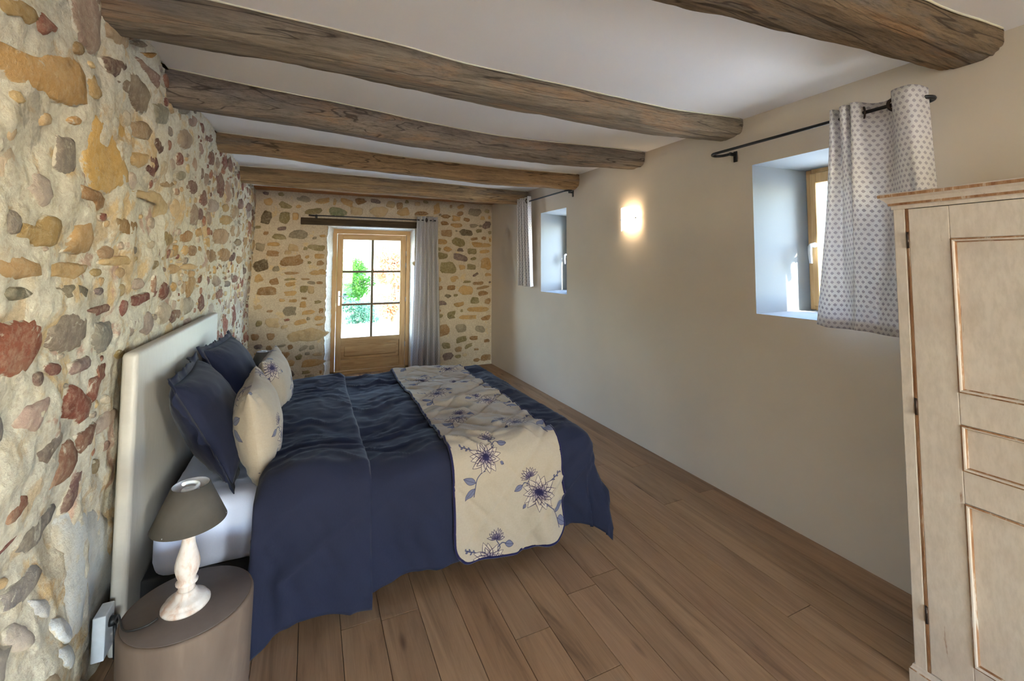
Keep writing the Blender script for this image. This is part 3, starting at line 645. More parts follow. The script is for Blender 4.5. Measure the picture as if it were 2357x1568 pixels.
(165, 120, 75, 3.319, 1.7, 3.291, 1.681, 3.234, 1.667, 3.167, 1.661, 3.107, 1.666, 3.07, 1.679, 3.062, 1.696, 3.087, 1.714, 3.138, 1.728, 3.203, 1.735, 3.267, 1.732, 3.31, 1.719),
(150, 115, 80, 3.43, 1.618, 3.422, 1.6, 3.395, 1.586, 3.356, 1.581, 3.316, 1.585, 3.286, 1.597, 3.273, 1.613, 3.28, 1.63, 3.305, 1.644, 3.343, 1.65, 3.384, 1.647, 3.416, 1.635),
(125, 85, 70, 3.645, 1.995, 3.631, 1.965, 3.584, 1.939, 3.518, 1.923, 3.452, 1.922, 3.403, 1.935, 3.382, 1.958, 3.393, 1.986, 3.435, 2.012, 3.498, 2.029, 3.566, 2.032, 3.621, 2.02),
(165, 130, 75, 4.448, 2.02, 4.429, 2.0, 4.37, 1.981, 4.291, 1.968, 4.212, 1.964, 4.155, 1.969, 4.132, 1.983, 4.148, 2.001, 4.2, 2.019, 4.277, 2.033, 4.358, 2.039, 4.421, 2.034),
(175, 140, 85, 4.65, 1.934, 4.613, 1.909, 4.503, 1.884, 4.36, 1.867, 4.224, 1.861, 4.127, 1.866, 4.09, 1.882, 4.119, 1.904, 4.209, 1.927, 4.342, 1.946, 4.487, 1.955, 4.603, 1.951),
(160, 130, 95, 5.075, 2.049, 5.045, 2.009, 4.949, 1.972, 4.817, 1.95, 4.689, 1.947, 4.595, 1.963, 4.556, 1.993, 4.58, 2.029, 4.662, 2.064, 4.784, 2.088, 4.919, 2.095, 5.027, 2.081),
(165, 145, 130, 4.048, 1.988, 4.026, 1.96, 3.959, 1.934, 3.868, 1.918, 3.779, 1.914, 3.714, 1.924, 3.688, 1.944, 3.705, 1.97, 3.763, 1.994, 3.849, 2.013, 3.942, 2.019, 4.016, 2.01),
(120, 90, 85, 3.484, 1.866, 3.478, 1.845, 3.455, 1.828, 3.421, 1.82, 3.386, 1.821, 3.359, 1.833, 3.347, 1.851, 3.352, 1.871, 3.374, 1.887, 3.407, 1.897, 3.442, 1.895, 3.471, 1.884),
(170, 135, 100, 4.533, 1.737, 4.401, 1.708, 4.225, 1.693, 4.058, 1.694, 3.939, 1.711, 3.891, 1.737, 3.92, 1.768, 4.022, 1.796, 4.18, 1.814, 4.359, 1.818, 4.507, 1.803, 4.574, 1.773),
(170, 140, 105, 5.256, 1.877, 5.217, 1.843, 5.101, 1.814, 4.945, 1.797, 4.796, 1.796, 4.689, 1.809, 4.646, 1.834, 4.676, 1.863, 4.773, 1.891, 4.917, 1.911, 5.075, 1.916, 5.202, 1.904),
(150, 110, 72, 4.109, 1.598, 4.081, 1.571, 3.999, 1.552, 3.888, 1.545, 3.781, 1.551, 3.705, 1.567, 3.674, 1.59, 3.696, 1.613, 3.765, 1.632, 3.869, 1.641, 3.981, 1.638, 4.071, 1.622),
(160, 120, 78, 4.669, 1.617, 4.641, 1.585, 4.551, 1.561, 4.429, 1.552, 4.311, 1.559, 4.225, 1.579, 4.19, 1.607, 4.213, 1.636, 4.289, 1.659, 4.403, 1.671, 4.527, 1.667, 4.627, 1.647),
(105, 75, 65, 4.98, 1.593, 4.902, 1.572, 4.811, 1.559, 4.732, 1.558, 4.683, 1.568, 4.675, 1.586, 4.711, 1.609, 4.783, 1.63, 4.872, 1.644, 4.957, 1.647, 5.012, 1.637, 5.021, 1.618),
(140, 115, 85, 5.303, 1.76, 5.272, 1.74, 5.182, 1.723, 5.06, 1.714, 4.942, 1.714, 4.857, 1.723, 4.824, 1.738, 4.849, 1.755, 4.928, 1.772, 5.043, 1.782, 5.166, 1.784, 5.263, 1.776),
(165, 125, 80, 5.441, 1.579, 5.417, 1.557, 5.341, 1.542, 5.237, 1.536, 5.135, 1.541, 5.06, 1.555, 5.03, 1.575, 5.051, 1.595, 5.118, 1.61, 5.217, 1.618, 5.323, 1.614, 5.406, 1.6),
(125, 75, 62, 2.723, 1.422, 2.721, 1.393, 2.705, 1.374, 2.68, 1.368, 2.653, 1.377, 2.632, 1.398, 2.621, 1.427, 2.623, 1.454, 2.639, 1.474, 2.663, 1.481, 2.689, 1.473, 2.712, 1.451),
(120, 68, 55, 2.919, 1.386, 2.909, 1.362, 2.874, 1.345, 2.825, 1.342, 2.776, 1.352, 2.739, 1.372, 2.723, 1.397, 2.732, 1.42, 2.763, 1.437, 2.809, 1.442, 2.86, 1.433, 2.9, 1.413),
(130, 78, 68, 2.315, 1.346, 2.302, 1.33, 2.283, 1.32, 2.264, 1.318, 2.249, 1.326, 2.242, 1.34, 2.245, 1.358, 2.257, 1.374, 2.275, 1.385, 2.295, 1.387, 2.31, 1.379, 2.318, 1.365),
(150, 128, 115, 2.683, 1.233, 2.657, 1.207, 2.613, 1.194, 2.563, 1.196, 2.52, 1.212, 2.496, 1.238, 2.495, 1.266, 2.517, 1.291, 2.558, 1.305, 2.608, 1.305, 2.654, 1.29, 2.682, 1.263),
(155, 135, 120, 2.467, 1.242, 2.436, 1.225, 2.395, 1.218, 2.355, 1.222, 2.327, 1.237, 2.317, 1.257, 2.326, 1.278, 2.354, 1.295, 2.393, 1.303, 2.434, 1.301, 2.466, 1.286, 2.478, 1.265),
(175, 155, 130, 2.967, 1.261, 2.948, 1.233, 2.906, 1.218, 2.854, 1.217, 2.806, 1.232, 2.774, 1.257, 2.765, 1.286, 2.782, 1.312, 2.82, 1.328, 2.871, 1.331, 2.922, 1.318, 2.957, 1.292),
(120, 85, 70, 3.146, 1.216, 3.093, 1.203, 3.035, 1.2, 2.986, 1.207, 2.959, 1.221, 2.958, 1.239, 2.985, 1.257, 3.033, 1.27, 3.091, 1.274, 3.144, 1.269, 3.176, 1.254, 3.176, 1.234),
(165, 148, 125, 3.444, 1.252, 3.398, 1.23, 3.33, 1.22, 3.259, 1.224, 3.204, 1.241, 3.177, 1.265, 3.183, 1.291, 3.223, 1.313, 3.286, 1.325, 3.358, 1.323, 3.42, 1.307, 3.452, 1.281),
(120, 80, 68, 3.78, 1.254, 3.773, 1.224, 3.744, 1.205, 3.701, 1.201, 3.655, 1.213, 3.62, 1.237, 3.603, 1.268, 3.609, 1.296, 3.636, 1.316, 3.678, 1.321, 3.724, 1.31, 3.762, 1.285),
(125, 80, 70, 3.889, 1.404, 3.877, 1.385, 3.838, 1.373, 3.783, 1.37, 3.727, 1.377, 3.686, 1.393, 3.668, 1.412, 3.679, 1.43, 3.715, 1.442, 3.768, 1.446, 3.825, 1.439, 3.869, 1.424),
(180, 140, 90, 3.457, 1.468, 3.448, 1.457, 3.42, 1.449, 3.38, 1.447, 3.34, 1.451, 3.31, 1.46, 3.298, 1.471, 3.306, 1.482, 3.333, 1.489, 3.372, 1.492, 3.413, 1.488, 3.444, 1.48),
(150, 125, 105, 4.313, 1.393, 4.295, 1.372, 4.238, 1.359, 4.159, 1.357, 4.081, 1.366, 4.024, 1.383, 4.0, 1.404, 4.015, 1.424, 4.066, 1.437, 4.141, 1.441, 4.222, 1.433, 4.285, 1.416),
(140, 105, 95, 4.66, 1.126, 4.623, 1.109, 4.56, 1.102, 4.487, 1.106, 4.426, 1.12, 4.39, 1.139, 4.388, 1.159, 4.42, 1.176, 4.479, 1.184, 4.551, 1.181, 4.617, 1.168, 4.657, 1.148),
(125, 85, 75, 4.377, 1.275, 4.326, 1.258, 4.263, 1.249, 4.207, 1.251, 4.171, 1.262, 4.164, 1.28, 4.187, 1.3, 4.235, 1.317, 4.297, 1.327, 4.356, 1.326, 4.395, 1.315, 4.403, 1.297),
(110, 85, 75, 5.944, 1.455, 5.929, 1.433, 5.877, 1.419, 5.803, 1.414, 5.728, 1.421, 5.671, 1.438, 5.647, 1.459, 5.66, 1.48, 5.708, 1.495, 5.78, 1.5, 5.856, 1.494, 5.917, 1.477),
(130, 85, 72, 5.293, 1.381, 5.273, 1.362, 5.207, 1.351, 5.117, 1.349, 5.028, 1.357, 4.962, 1.373, 4.936, 1.392, 4.954, 1.409, 5.013, 1.421, 5.099, 1.424, 5.191, 1.417, 5.263, 1.401),
(120, 105, 95, 4.815, 1.349, 4.799, 1.335, 4.75, 1.327, 4.682, 1.327, 4.615, 1.333, 4.566, 1.345, 4.546, 1.359, 4.56, 1.372, 4.605, 1.38, 4.67, 1.381, 4.739, 1.375, 4.792, 1.363),
(130, 95, 82, 5.915, 2.206, 5.889, 2.178, 5.806, 2.15, 5.692, 2.131, 5.579, 2.125, 5.497, 2.132, 5.463, 2.151, 5.485, 2.177, 5.558, 2.204, 5.666, 2.224, 5.783, 2.233, 5.875, 2.226),
(130, 95, 85, 5.255, 2.158, 5.243, 2.128, 5.198, 2.101, 5.133, 2.086, 5.066, 2.086, 5.014, 2.1, 4.991, 2.124, 5.001, 2.153, 5.043, 2.178, 5.106, 2.194, 5.174, 2.196, 5.229, 2.183),
(150, 135, 125, 5.809, 2.101, 5.789, 2.077, 5.724, 2.055, 5.633, 2.04, 5.542, 2.037, 5.475, 2.045, 5.447, 2.063, 5.465, 2.085, 5.524, 2.107, 5.611, 2.122, 5.704, 2.127, 5.777, 2.119),
(180, 155, 135, 2.502, 1.441, 2.492, 1.428, 2.462, 1.42, 2.42, 1.419, 2.38, 1.424, 2.35, 1.435, 2.338, 1.447, 2.347, 1.459, 2.374, 1.467, 2.413, 1.469, 2.455, 1.465, 2.488, 1.454),
]

# ================================================================ STRUCTURE
XL, XR, YB, YF, H = -.67, 2.579, 6.368, -5.0, 2.5
DX0, DX1, DZ = .185, 1.362, 2.055           # door opening in the back wall
def wallx(y, z):
    y = np.asarray(y, float); z = np.asarray(z, float)
    b = XL-.035*np.clip((2.1-z)/1.0, 0, 1)
    lo = fbm(y*1.6, z*1.9, oct=3, seed=3)*.03
    near = np.clip((2.15-y)/.35, 0, 1); low = np.clip((.75-z)/.4, 0, 1)
    b = b+lo*(1-.5*np.clip((z-1.9)/.3, 0, 1))+.06*near*low
    hb = np.clip((y-2.05)/.12, 0, 1)*np.clip((4.0-y)/.12, 0, 1)*np.clip((1.25-z)/.12, 0, 1)
    return b*(1-hb)+np.minimum(b, -.712)*hb
# left wall: rough lime-pointed rubble
ys = np.concatenate([np.arange(YF, .9, .12), np.arange(.9, 3.6, .0125), np.arange(3.6, 6.5, .02)]); zs = np.arange(-.02, 2.56, .0125)
Y, Z = np.meshgrid(ys, zs, indexing='ij')
X = wallx(Y, Z)+fbm(Y*7, Z*7, oct=4, seed=21)*.021+fbm(Y*36, Z*36, oct=2, seed=31)*.005+.001
V = np.stack([X, Y, Z], -1).reshape(-1, 3); F = grid_faces(len(ys), len(zs))
nb = len(V); rim = [(-1.1, YF, -.02), (-1.1, 6.49, -.02), (-1.1, 6.49, 2.55), (-1.1, YF, 2.55)]
wl = struct(me_obj('wall_left', np.vstack([V, rim]), F[:, ::-1].tolist()+[[nb, nb+1, nb+2, nb+3]], M_MORTL, smooth=True))

def stone_mesh(P, surf, out, h, n, seed):
    """rubble stone: irregular outline P in wall coordinates, standing proud of the mortar"""
    P = np.asarray(P, float); c = P.mean(0)
    Q = np.vstack([P[-1], P, P[:2]]); Q = catmull(Q, 60)[int(60/(len(Q)-1)):]
    d = np.r_[0, np.cumsum(np.hypot(*np.diff(np.vstack([P, P[:1]]), axis=0).T))]
    t = np.linspace(0, d[-1], n, endpoint=False)
    Pc = np.vstack([P, P[:1]]); Q = np.stack([np.interp(t, d, Pc[:, 0]), np.interp(t, d, Pc[:, 1])], -1)
    r = Q-c; L = np.hypot(r[:, 0], r[:, 1]); k = 1+.10*arr_noise(np.arange(n)*.9, np.full(n, seed*1.7), seed=5); r = r*k[:, None]
    vs = []; fs = []
    for s, dep in ((1.08, -.022), (1.0, -.002), (.84, h*.7), (.5, h)):
        q = c+r*s; j = 0 if s > .95 else arr_noise(q[:, 0]*14, q[:, 1]*14, seed=seed % 50)*.005
        vs.append(np.stack([q[:, 0], q[:, 1], surf(q[:, 0], q[:, 1])+out*(dep+j)], -1))
    vs.append(np.array([[c[0], c[1], float(surf(np.array([c[0]]), np.array([c[1]]))[0])+out*h*1.05]]))
    V = np.vstack(vs)
    for a in range(3):
        for i in range(n):
            j = (i+1) % n; fs.append((a*n+i, a*n+j, (a+1)*n+j, (a+1)*n+i))
    for i in range(n): fs.append((3*n+i, 3*n+(i+1) % n, 4*n))
    return V, fs, c
def set_rim(o, n):
    at = o.data.attributes.new('rim', 'FLOAT', 'POINT')
    at.data.foreach_set('value', np.r_[np.zeros(n), np.full(n, .12), np.full(n, .62), np.ones(n+1)])
def poly_area(P):
    x, y = np.asarray(P, float).T; return abs(np.dot(x, np.roll(y, 1))-np.dot(y, np.roll(x, 1)))/2
occ = []
def add_left(P, rgb, k):
    P = np.asarray(P, float); P = P.mean(0)+(P-P.mean(0))*1.07; P[:, 1] = np.clip(P[:, 1], .02, 2.495)
    A = poly_area(P); n = 34 if A > .02 else 22 if A > .006 else 12
    h = .007+.012*min(1, A/.03)*rng.rand()+.003*rng.rand()
    V, fs, c = stone_mesh(P, lambda u, v: wallx(u, v), 1, h, n, k)
    W = V[:, [2, 0, 1]]; loc = (float(wallx(c[0], c[1])), float(c[0]), float(c[1]))
    o = me_obj('stone', W, fs, M_STONEL, wl, True, loc); o.color = srgb(*rgb); set_rim(o, n)
    occ.append((c[0], c[1], max(np.ptp(np.asarray(P)[:, 0]), .03)/2, max(np.ptp(np.asarray(P)[:, 1]), .03)/2))
k = 0
for s in LEFT_STONES:
    rgb = s[:3]; P = np.array(s[3:], float).reshape(-1, 2); P[:, 1] = np.clip(P[:, 1], .02, 2.49)
    g_ = sum(rgb)/3; rgb = [min(255, c*.86+g_*.14+2) for c in rgb]
    add_left(P, rgb, k); k += 1
pal_hi = [(150, 100, 78), (126, 72, 60), (170, 140, 118), (150, 128, 110), (168, 134, 92), (120, 84, 72), (182, 152, 110)]
pal_mid = [(176, 140, 90), (190, 156, 106), (156, 122, 80), (176, 150, 120), (130, 92, 72)]
pal_lo = [(132, 78, 64), (170, 150, 136), (120, 72, 62), (158, 134, 120), (140, 112, 100), (176, 160, 146), (150, 92, 74)]
pal_near = [(196, 182, 158), (184, 166, 140), (176, 160, 146), (190, 164, 126), (168, 150, 132), (186, 176, 162)]
tries = 0
while k < 300 and tries < 12000:
    tries += 1
    y = rng.uniform(1.25, 3.3) if rng.rand() < .45 else rng.uniform(3.2, 6.3); z = rng.uniform(.12, 2.42)
    a = rng.uniform(.035, .15 if tries < 4000 else .09); b = a*rng.uniform(.45, .85)
    if z < 1.1 and 2.2 < y < 3.9: continue
    if any(abs(y-q[0]) < a*.9+q[2]*.9+.004 and abs(z-q[1]) < b*.9+q[3]*.9+.004 for q in occ): continue
    th = np.linspace(0, 2*pi, 11, endpoint=False); ro = rng.uniform(-.35, .35)
    e = 1+.13*rng.randn(11).clip(-1.3, 1.3); px = a*np.cos(th)*e; pz = b*np.sin(th)*e
    P = np.stack([y+px*cos(ro)-pz*sin(ro), z+px*sin(ro)+pz*cos(ro)], -1)
    pal = pal_near if y < 3.0 else pal_hi if z > 1.75 else pal_mid if z > 1.35 else pal_lo
    if P[:, 1].max() > 2.49 or P[:, 1].min() < .02: continue
    add_left(P, pal[rng.randint(len(pal))], k); k += 1

# small rubble and chips between the large stones, too many and too small to pick apart
RUB = [(150, 104, 84), (176, 148, 110), (140, 128, 116), (122, 80, 68), (190, 164, 120), (168, 150, 134)]
rv, rf, rm, rr_, cnt, tries = [], [], [], [], 0, 0
while cnt < 420 and tries < 20000:
    tries += 1; y = rng.uniform(1.2, 3.2) if rng.rand() < .3 else rng.uniform(2.8, 6.32); z = rng.uniform(.05, 2.46); a = rng.uniform(.014, .045); b = a*rng.uniform(.45, .9)
    if (z < 1.2 and 2.2 < y < 3.9) or any(abs(y-q[0]) < a+q[2]*.85 and abs(z-q[1]) < b+q[3]*.85 for q in occ): continue
    th = np.linspace(0, 2*pi, 8, endpoint=False); e = 1+.16*rng.randn(8).clip(-1.3, 1.3); ro = rng.uniform(-.4, .4); px_ = a*np.cos(th)*e; pz_ = b*np.sin(th)*e
    V, fs, c = stone_mesh(np.stack([y+px_*cos(ro)-pz_*sin(ro), z+px_*sin(ro)+pz_*cos(ro)], -1), wallx, 1, .009, 9, cnt+700)
    n0 = sum(len(q) for q in rv); rv.append(V[:, [2, 0, 1]]); rf += [tuple(i+n0 for i in f) for f in fs]; ci_ = rng.randint(6); rm += [ci_]*len(fs)
    rr_.append(np.r_[np.zeros(9), np.full(9, .12), np.full(9, .62), np.ones(10)]); occ.append((y, z, a, b)); cnt += 1
ru = me_obj('rubble_chips', np.vstack(rv), rf, None, wl, True, mats=[m_stone('rubble_chip', srgb(200, 190, 170), .62, .2, q) for q in RUB], midx=rm)
ru.data.attributes.new('rim', 'FLOAT', 'POINT').data.foreach_set('value', np.concatenate(rr_)); ru['kind'] = 'stuff'

# back wall of rubble with the door opening
def wally(x, z): return YB-fbm(np.asarray(x)*2.2, np.asarray(z)*2.2, oct=2, seed=61)*.008
xs = np.unique(np.concatenate([np.arange(-.85, DX0, .014), [DX0], np.arange(DX0+.014, DX1, .014), [DX1], np.arange(DX1+.014, XR+.03, .014)]))
zs = np.unique(np.concatenate([np.arange(-.02, DZ, .014), [DZ], np.arange(DZ+.014, 2.55, .014)]))
X, Z = np.meshgrid(xs, zs, indexing='ij')
rag = fbm(X*3, Z*16, oct=3, seed=77)*.022*np.exp(-((X-DX0)/.03)**2)*(Z < DZ+.02)
Yb = wally(X, Z)-fbm(X*11, Z*11, oct=4, seed=71)*.008-fbm(X*45, Z*45, oct=2, seed=72)*.0025
ci, cz = (xs[:-1]+xs[1:])/2, (zs[:-1]+zs[1:])/2
mask = ~((ci[:, None] > DX0) & (ci[:, None] < DX1) & (cz[None, :] < DZ))
V = np.stack([X+rag, Yb, Z], -1).reshape(-1, 3); F = grid_faces(len(xs), len(zs), mask).tolist()
# reveal of the doorway
i0 = int(np.argmin(abs(xs-DX0))); i1 = int(np.argmin(abs(xs-DX1))); j1 = int(np.argmin(abs(zs-DZ))); nz = len(zs); nv = len(V); ext = []
def rev(idx, f):
    global nv
    rows = [idx]
    for d in (.05, .12, .2, .30):
        row = []
        for i in idx:
            p = V[i].copy(); p[1] = YB+d; s = 1-d/.05 if d < .05 else 0
            p[0] += f[0]*d+ .5*(xs[i//nz]-V[i][0])*min(1, d/.1)+arr_noise(p[2]*20, d*20, seed=4)*.003; p[2] += f[1]*d
            ext.append(p); row.append(nv); nv += 1
        rows.append(row)
    for a, b in zip(rows, rows[1:]):
        for i in range(len(a)-1): F.append([a[i], a[i+1], b[i+1], b[i]])
rv0 = len(F); rev([i0*nz+j for j in range(j1+1)], (.37, 0)); rev([i*nz+j1 for i in range(i0, i1+1)], (0, -.10)); rev([i1*nz+j for j in range(j1, -1, -1)], (-.10, 0))
V = np.vstack([V, np.array(ext)]); nb = len(V)
# outer face around the opening
ox = [(-1.1, 0), (DX0+.01, 0), (DX1-.01, 0), (XR+.55, 0)]
O = np.array([(-1.1, 6.72, -.3), (DX0+.01, 6.72, -.3), (DX0+.01, 6.72, DZ-.01), (DX1-.01, 6.72, DZ-.01), (DX1-.01, 6.72, -.3), (XR+.55, 6.72, -.3), (XR+.55, 6.72, 2.75), (-1.1, 6.72, 2.75)])
V = np.vstack([V, O]); F += [[nb, nb+1, nb+2, nb+7], [nb+2, nb+3, nb+6, nb+7], [nb+3, nb+4, nb+5, nb+6]]
mi = np.zeros(len(F), int); mi[rv0:] = 1
M_REVB = m_mortar('pale_reveal_plaster', srgb(214, 204, 188), srgb(200, 190, 172), srgb(224, 216, 202))
wb = struct(me_obj('wall_back', V, F, smooth=True, mats=[M_MORTB, M_REVB], midx=mi))
CB = [(184, 145, 92), (150, 112, 72), (142, 128, 106), (138, 122, 82), (188, 160, 120), (118, 96, 88), (116, 120, 86), (136, 86, 68), (106, 90, 68)]
k = 0; bocc = []
def add_back(cx, cz_, a, b, ang, rgb, k):
    th = np.linspace(0, 2*pi, 10, endpoint=False)
    c_, s_ = np.cos(th), np.sin(th); e = (1+.15*rng.randn(10).clip(-1.5, 1.3)); p = .6
    ex = a*np.sign(c_)*abs(c_)**p*e; ez = b*np.sign(s_)*abs(s_)**p*e; A = radians(ang)
    P = np.stack([cx+ex*cos(A)-ez*sin(A), cz_+ex*sin(A)+ez*cos(A)], -1)
    P[:, 0] = np.clip(P[:, 0], -.7, 2.572); P[:, 1] = np.clip(P[:, 1], .01, 2.49)
    n = 16 if a*b > .002 else 12; V, fs, c = stone_mesh(P, wally, -1, .007+.004*rng.rand(), n, k)
    W = V[:, [0, 2, 1]]; fs = [f[::-1] for f in fs]
    o = me_obj('stone', W, fs, M_STONEB, wb, True, (float(c[0]), YB, float(c[1]))); o.color = srgb(*rgb); set_rim(o, n); bocc.append((cx, cz_, a, b))
for q in BACK_STONES:
    b0 = CB[q[5]]; j = rng.uniform(-8, 8)
    add_back(q[0], q[1], q[2], q[3], q[4], [min(255, max(0, v+j)) for v in b0], k); k += 1
tries = 0
while k < 225 and tries < 4000:
    tries += 1
    x = rng.uniform(1.40, 1.78) if tries % 2 else rng.uniform(-.6, .1); z = rng.uniform(.05, 2.0); a = rng.uniform(.03, .07); b = a*rng.uniform(.4, .8)
    if any(abs(x-q[0]) < a+q[2]+.008 and abs(z-q[1]) < b+q[3]+.008 for q in bocc) or (x < .3 and x+a > .15): continue
    add_back(x, z, a, b, rng.uniform(-12, 12), CB[rng.randint(5)], k); k += 1

# right wall with two deep splayed window openings
WIN = [(1.132, 1.887, 1.225, 2.18), (4.152, 4.75, 1.206, 2.175)]     # y0, y1, z0, z1 on the room face
IN = [(1.27, 1.742, 1.252, 2.142), (4.255, 4.655, 1.232, 2.14)]      # at the window frame
OUT = [(1.17, 1.742, 1.252, 2.142), (4.17, 4.655, 1.232, 2.14), (-4.6, -2.4, 0, 2.2)]
SIDE = (-4.6, -2.4, 0, 2.2)          # unseen opening added behind the camera to let in more daylight
XI, XO = 2.93, 3.10
bm = bmesh.new()
def holes_plane(x, holes, y0, y1, z0, z1, mi=0):
    yy = sorted({y0, y1} | {h[0] for h in holes} | {h[1] for h in holes}); zz = sorted({z0, z1} | {h[2] for h in holes} | {h[3] for h in holes})
    for a, b in zip(yy, yy[1:]):
        for c, d in zip(zz, zz[1:]):
            m = ((a+b)/2, (c+d)/2)
            if any(h[0] < m[0] < h[1] and h[2] < m[1] < h[3] for h in holes): continue
            f = bm.faces.new([bm.verts.new(p) for p in ((x, a, c), (x, a, d), (x, b, d), (x, b, c))]); f.material_index = mi
holes_plane(XR, WIN+[SIDE], YF, 6.5, -.05, 2.56); holes_plane(XO, OUT, YF, 6.72, -.3, 2.75)
for hA, hB, hC in list(zip(WIN, IN, OUT))+[(SIDE, SIDE, SIDE)]:
    for (xa, A), (xb, B) in (((XR, hA), (XI, hB)), ((XI, hB), (XO, hC))):
        ra = [(A[0], A[2]), (A[1], A[2]), (A[1], A[3]), (A[0], A[3])]; rb = [(B[0], B[2]), (B[1], B[2]), (B[1], B[3]), (B[0], B[3])]
        for i in range(4):
            j = (i+1) % 4
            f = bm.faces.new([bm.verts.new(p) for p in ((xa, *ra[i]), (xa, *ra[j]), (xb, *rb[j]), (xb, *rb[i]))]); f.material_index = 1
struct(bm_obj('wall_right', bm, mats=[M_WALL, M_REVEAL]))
# wall behind the camera with an unseen opening added to let daylight in, ceiling slab
bm = bmesh.new()
box(bm, -1.1, -.1, -5.3, YF, -.2, 2.6); box(bm, 1.5, 3.13, -5.3, YF, -.2, 2.6); box(bm, -.1, 1.5, -5.3, YF, 2.2, 2.6); box(bm, -.1, 1.5, -5.3, YF, -.2, .4)
struct(bm_obj('wall_front', bm, M_WALL))
struct(boxo('ceiling', -1.1, 3.13, -5.3, 6.72, H, 2.75, M_CEIL))
tr = struct(boxo('trim_1', -.70, 2.58, 6.13, 6.40, 2.486, 2.53, M_TRIM, bev=.002, loc=(1, 6.25, 2.5)))
# oak floor, every board its own piece
fl = struct(boxo('floor', -1.1, 3.13, -5.3, 6.72, -.2, -.012, M_DARK))
PW = .1615; rows = range(-5, 17)
known = {8: [1.86], 5: [1.69], 12: [1.306], 1: [2.035], 3: [3.9, .35], 10: [3.3, .9], 6: [3.4], 14: [2.7]}
for r in rows:
    xa = -.011+r*PW; cuts = list(known.get(r, [])); s = rng.uniform(-.3, 1.2)
    lo = min(cuts) if cuts else YF+s+.5; hi = max(cuts) if cuts else lo
    if not cuts: cuts = [lo]
    while lo > YF+.8: lo -= rng.uniform(1.4, 2.1); cuts.append(lo)
    while hi < 6.5: hi += rng.uniform(1.3, 2.1); cuts.append(hi)
    yend = 6.62 if DX0 < xa+PW/2 < DX1 else 6.40
    cs = sorted([YF]+[c for c in cuts if YF+.2 < c < yend-.25]+[yend]); g = .0011
    x0, x1 = max(xa+g, -.74), min(xa+PW-g, XR+.02)
    if x1-x0 < .02: continue
    for a, b in zip(cs, cs[1:]):
        boxo('plank', x0, x1, a+g, b-g, -.012, 0, M_FLOOR, fl, bev=.0009, loc=((x0+x1)/2, (a+b)/2, 0))

# ================================================================ BEAMS
M_JOINT = m_plaster('cream_joint', srgb(226, 218, 190), .03)
def beam(label, stations, W, rgb, xr, seed, cat='beam', wob=.010):
    """hewn half-round beam: stations = (x, near edge y on the ceiling, underside z)"""
    st = np.array(stations); n = 220; xsn = np.linspace(-.80, xr, n)
    yn = np.interp(xsn, st[:, 0], st[:, 1]); zb = np.interp(xsn, st[:, 0], st[:, 2])
    ker = np.ones(9)/9; yn = np.convolve(np.pad(yn, 4, 'edge'), ker, 'valid'); zb = np.convolve(np.pad(zb, 4, 'edge'), ker, 'valid')
    m = 44; t = np.linspace(0, pi, m); p = .62; ring = []
    for k, a in enumerate(t):
        cy = np.sign(cos(a))*abs(cos(a))**p; sz = abs(sin(a))**p
        Wx = W*(1+.06*arr_noise(xsn*1.4, seed=seed)); D = H-zb
        amp = wob*fbm(xsn*3.2, np.full(n, a*2.6), oct=4, seed=seed+2)+.003*fbm(xsn*5, np.full(n, a*14.), oct=3, seed=seed+5)+.0035*arr_noise(xsn*2.0, np.full(n, a*9), seed=seed+9)
        y = yn+W/2-(Wx/2+amp)*cy; z = H-(D+amp)*sz
        if k in (0, m-1): z = z*0+H+.02
        ring.append(np.stack([xsn, y, z], -1))
    V = np.stack(ring, 1)          # n, m, 3
    # worn round-over where the beam end meets the wall
    e = np.clip((xsn-(xr-.05))/.05, 0, 1)**2; cyv = (yn+W/2)[:, None]
    V[:, :, 1] = cyv+(V[:, :, 1]-cyv)*(1-.14*e[:, None]); V[:, :, 2] = H+(V[:, :, 2]-H)*(1-.14*e[:, None])
    F = grid_faces(n, m).tolist(); v = V.reshape(-1, 3)
    F += [[i*m+m-1, (i+1)*m+m-1, (i+1)*m, i*m] for i in range(n-1)]
    F += [[(n-1)*m+k for k in range(m)], [k for k in range(m)][::-1]]
    l = (0.9, float(yn.mean()+W/2), 2.42); o = me_obj('ceiling_beam', v, F, M_BEAM, None, True, l); o.color = srgb(*rgb)
    bm = bmesh.new(); q = V[8:-4, 1]; tube(bm, [(a[0]-l[0], a[1]-.004-l[1], H-.001-l[2]) for a in q[::3]], .0045, 6); bm_obj('plaster_joint', bm, M_JOINT, o)
    return tag(o, label, cat)
b0 = beam('thick grey-brown ceiling beam nearest the wardrobe, above the large window curtain', [(-.8, .90, 2.35), (.98, .878, 2.40), (1.3, .87, 2.43), (2.0, .771, 2.405), (2.6, .735, 2.40)], .24, (140, 118, 92), 2.60, 101)
b1 = beam('long weathered grey beam that ends beside the large window rod, second in front', [(-.8, 1.86, 2.36), (-.36, 1.865, 2.378), (-.16, 1.875, 2.38), (.37, 1.905, 2.376), (.6, 1.949, 2.378), (.95, 1.969, 2.378), (1.57, 1.988, 2.376), (2.0, 2.0, 2.38), (2.6, 1.93, 2.392)], .22, (146, 130, 110), 2.60, 202)
b2 = beam('grey-brown ceiling beam with a long crack, ending above the lit wall lamp', [(-.8, 2.60, 2.34), (-.53, 2.643, 2.346), (-.27, 2.696, 2.352), (.1, 2.747, 2.343), (.6, 2.87, 2.35), (1.23, 2.96, 2.355), (1.8, 2.93, 2.352), (2.3, 2.88, 2.368), (2.6, 2.87, 2.378)], .20, (142, 126, 110), 2.60, 303)
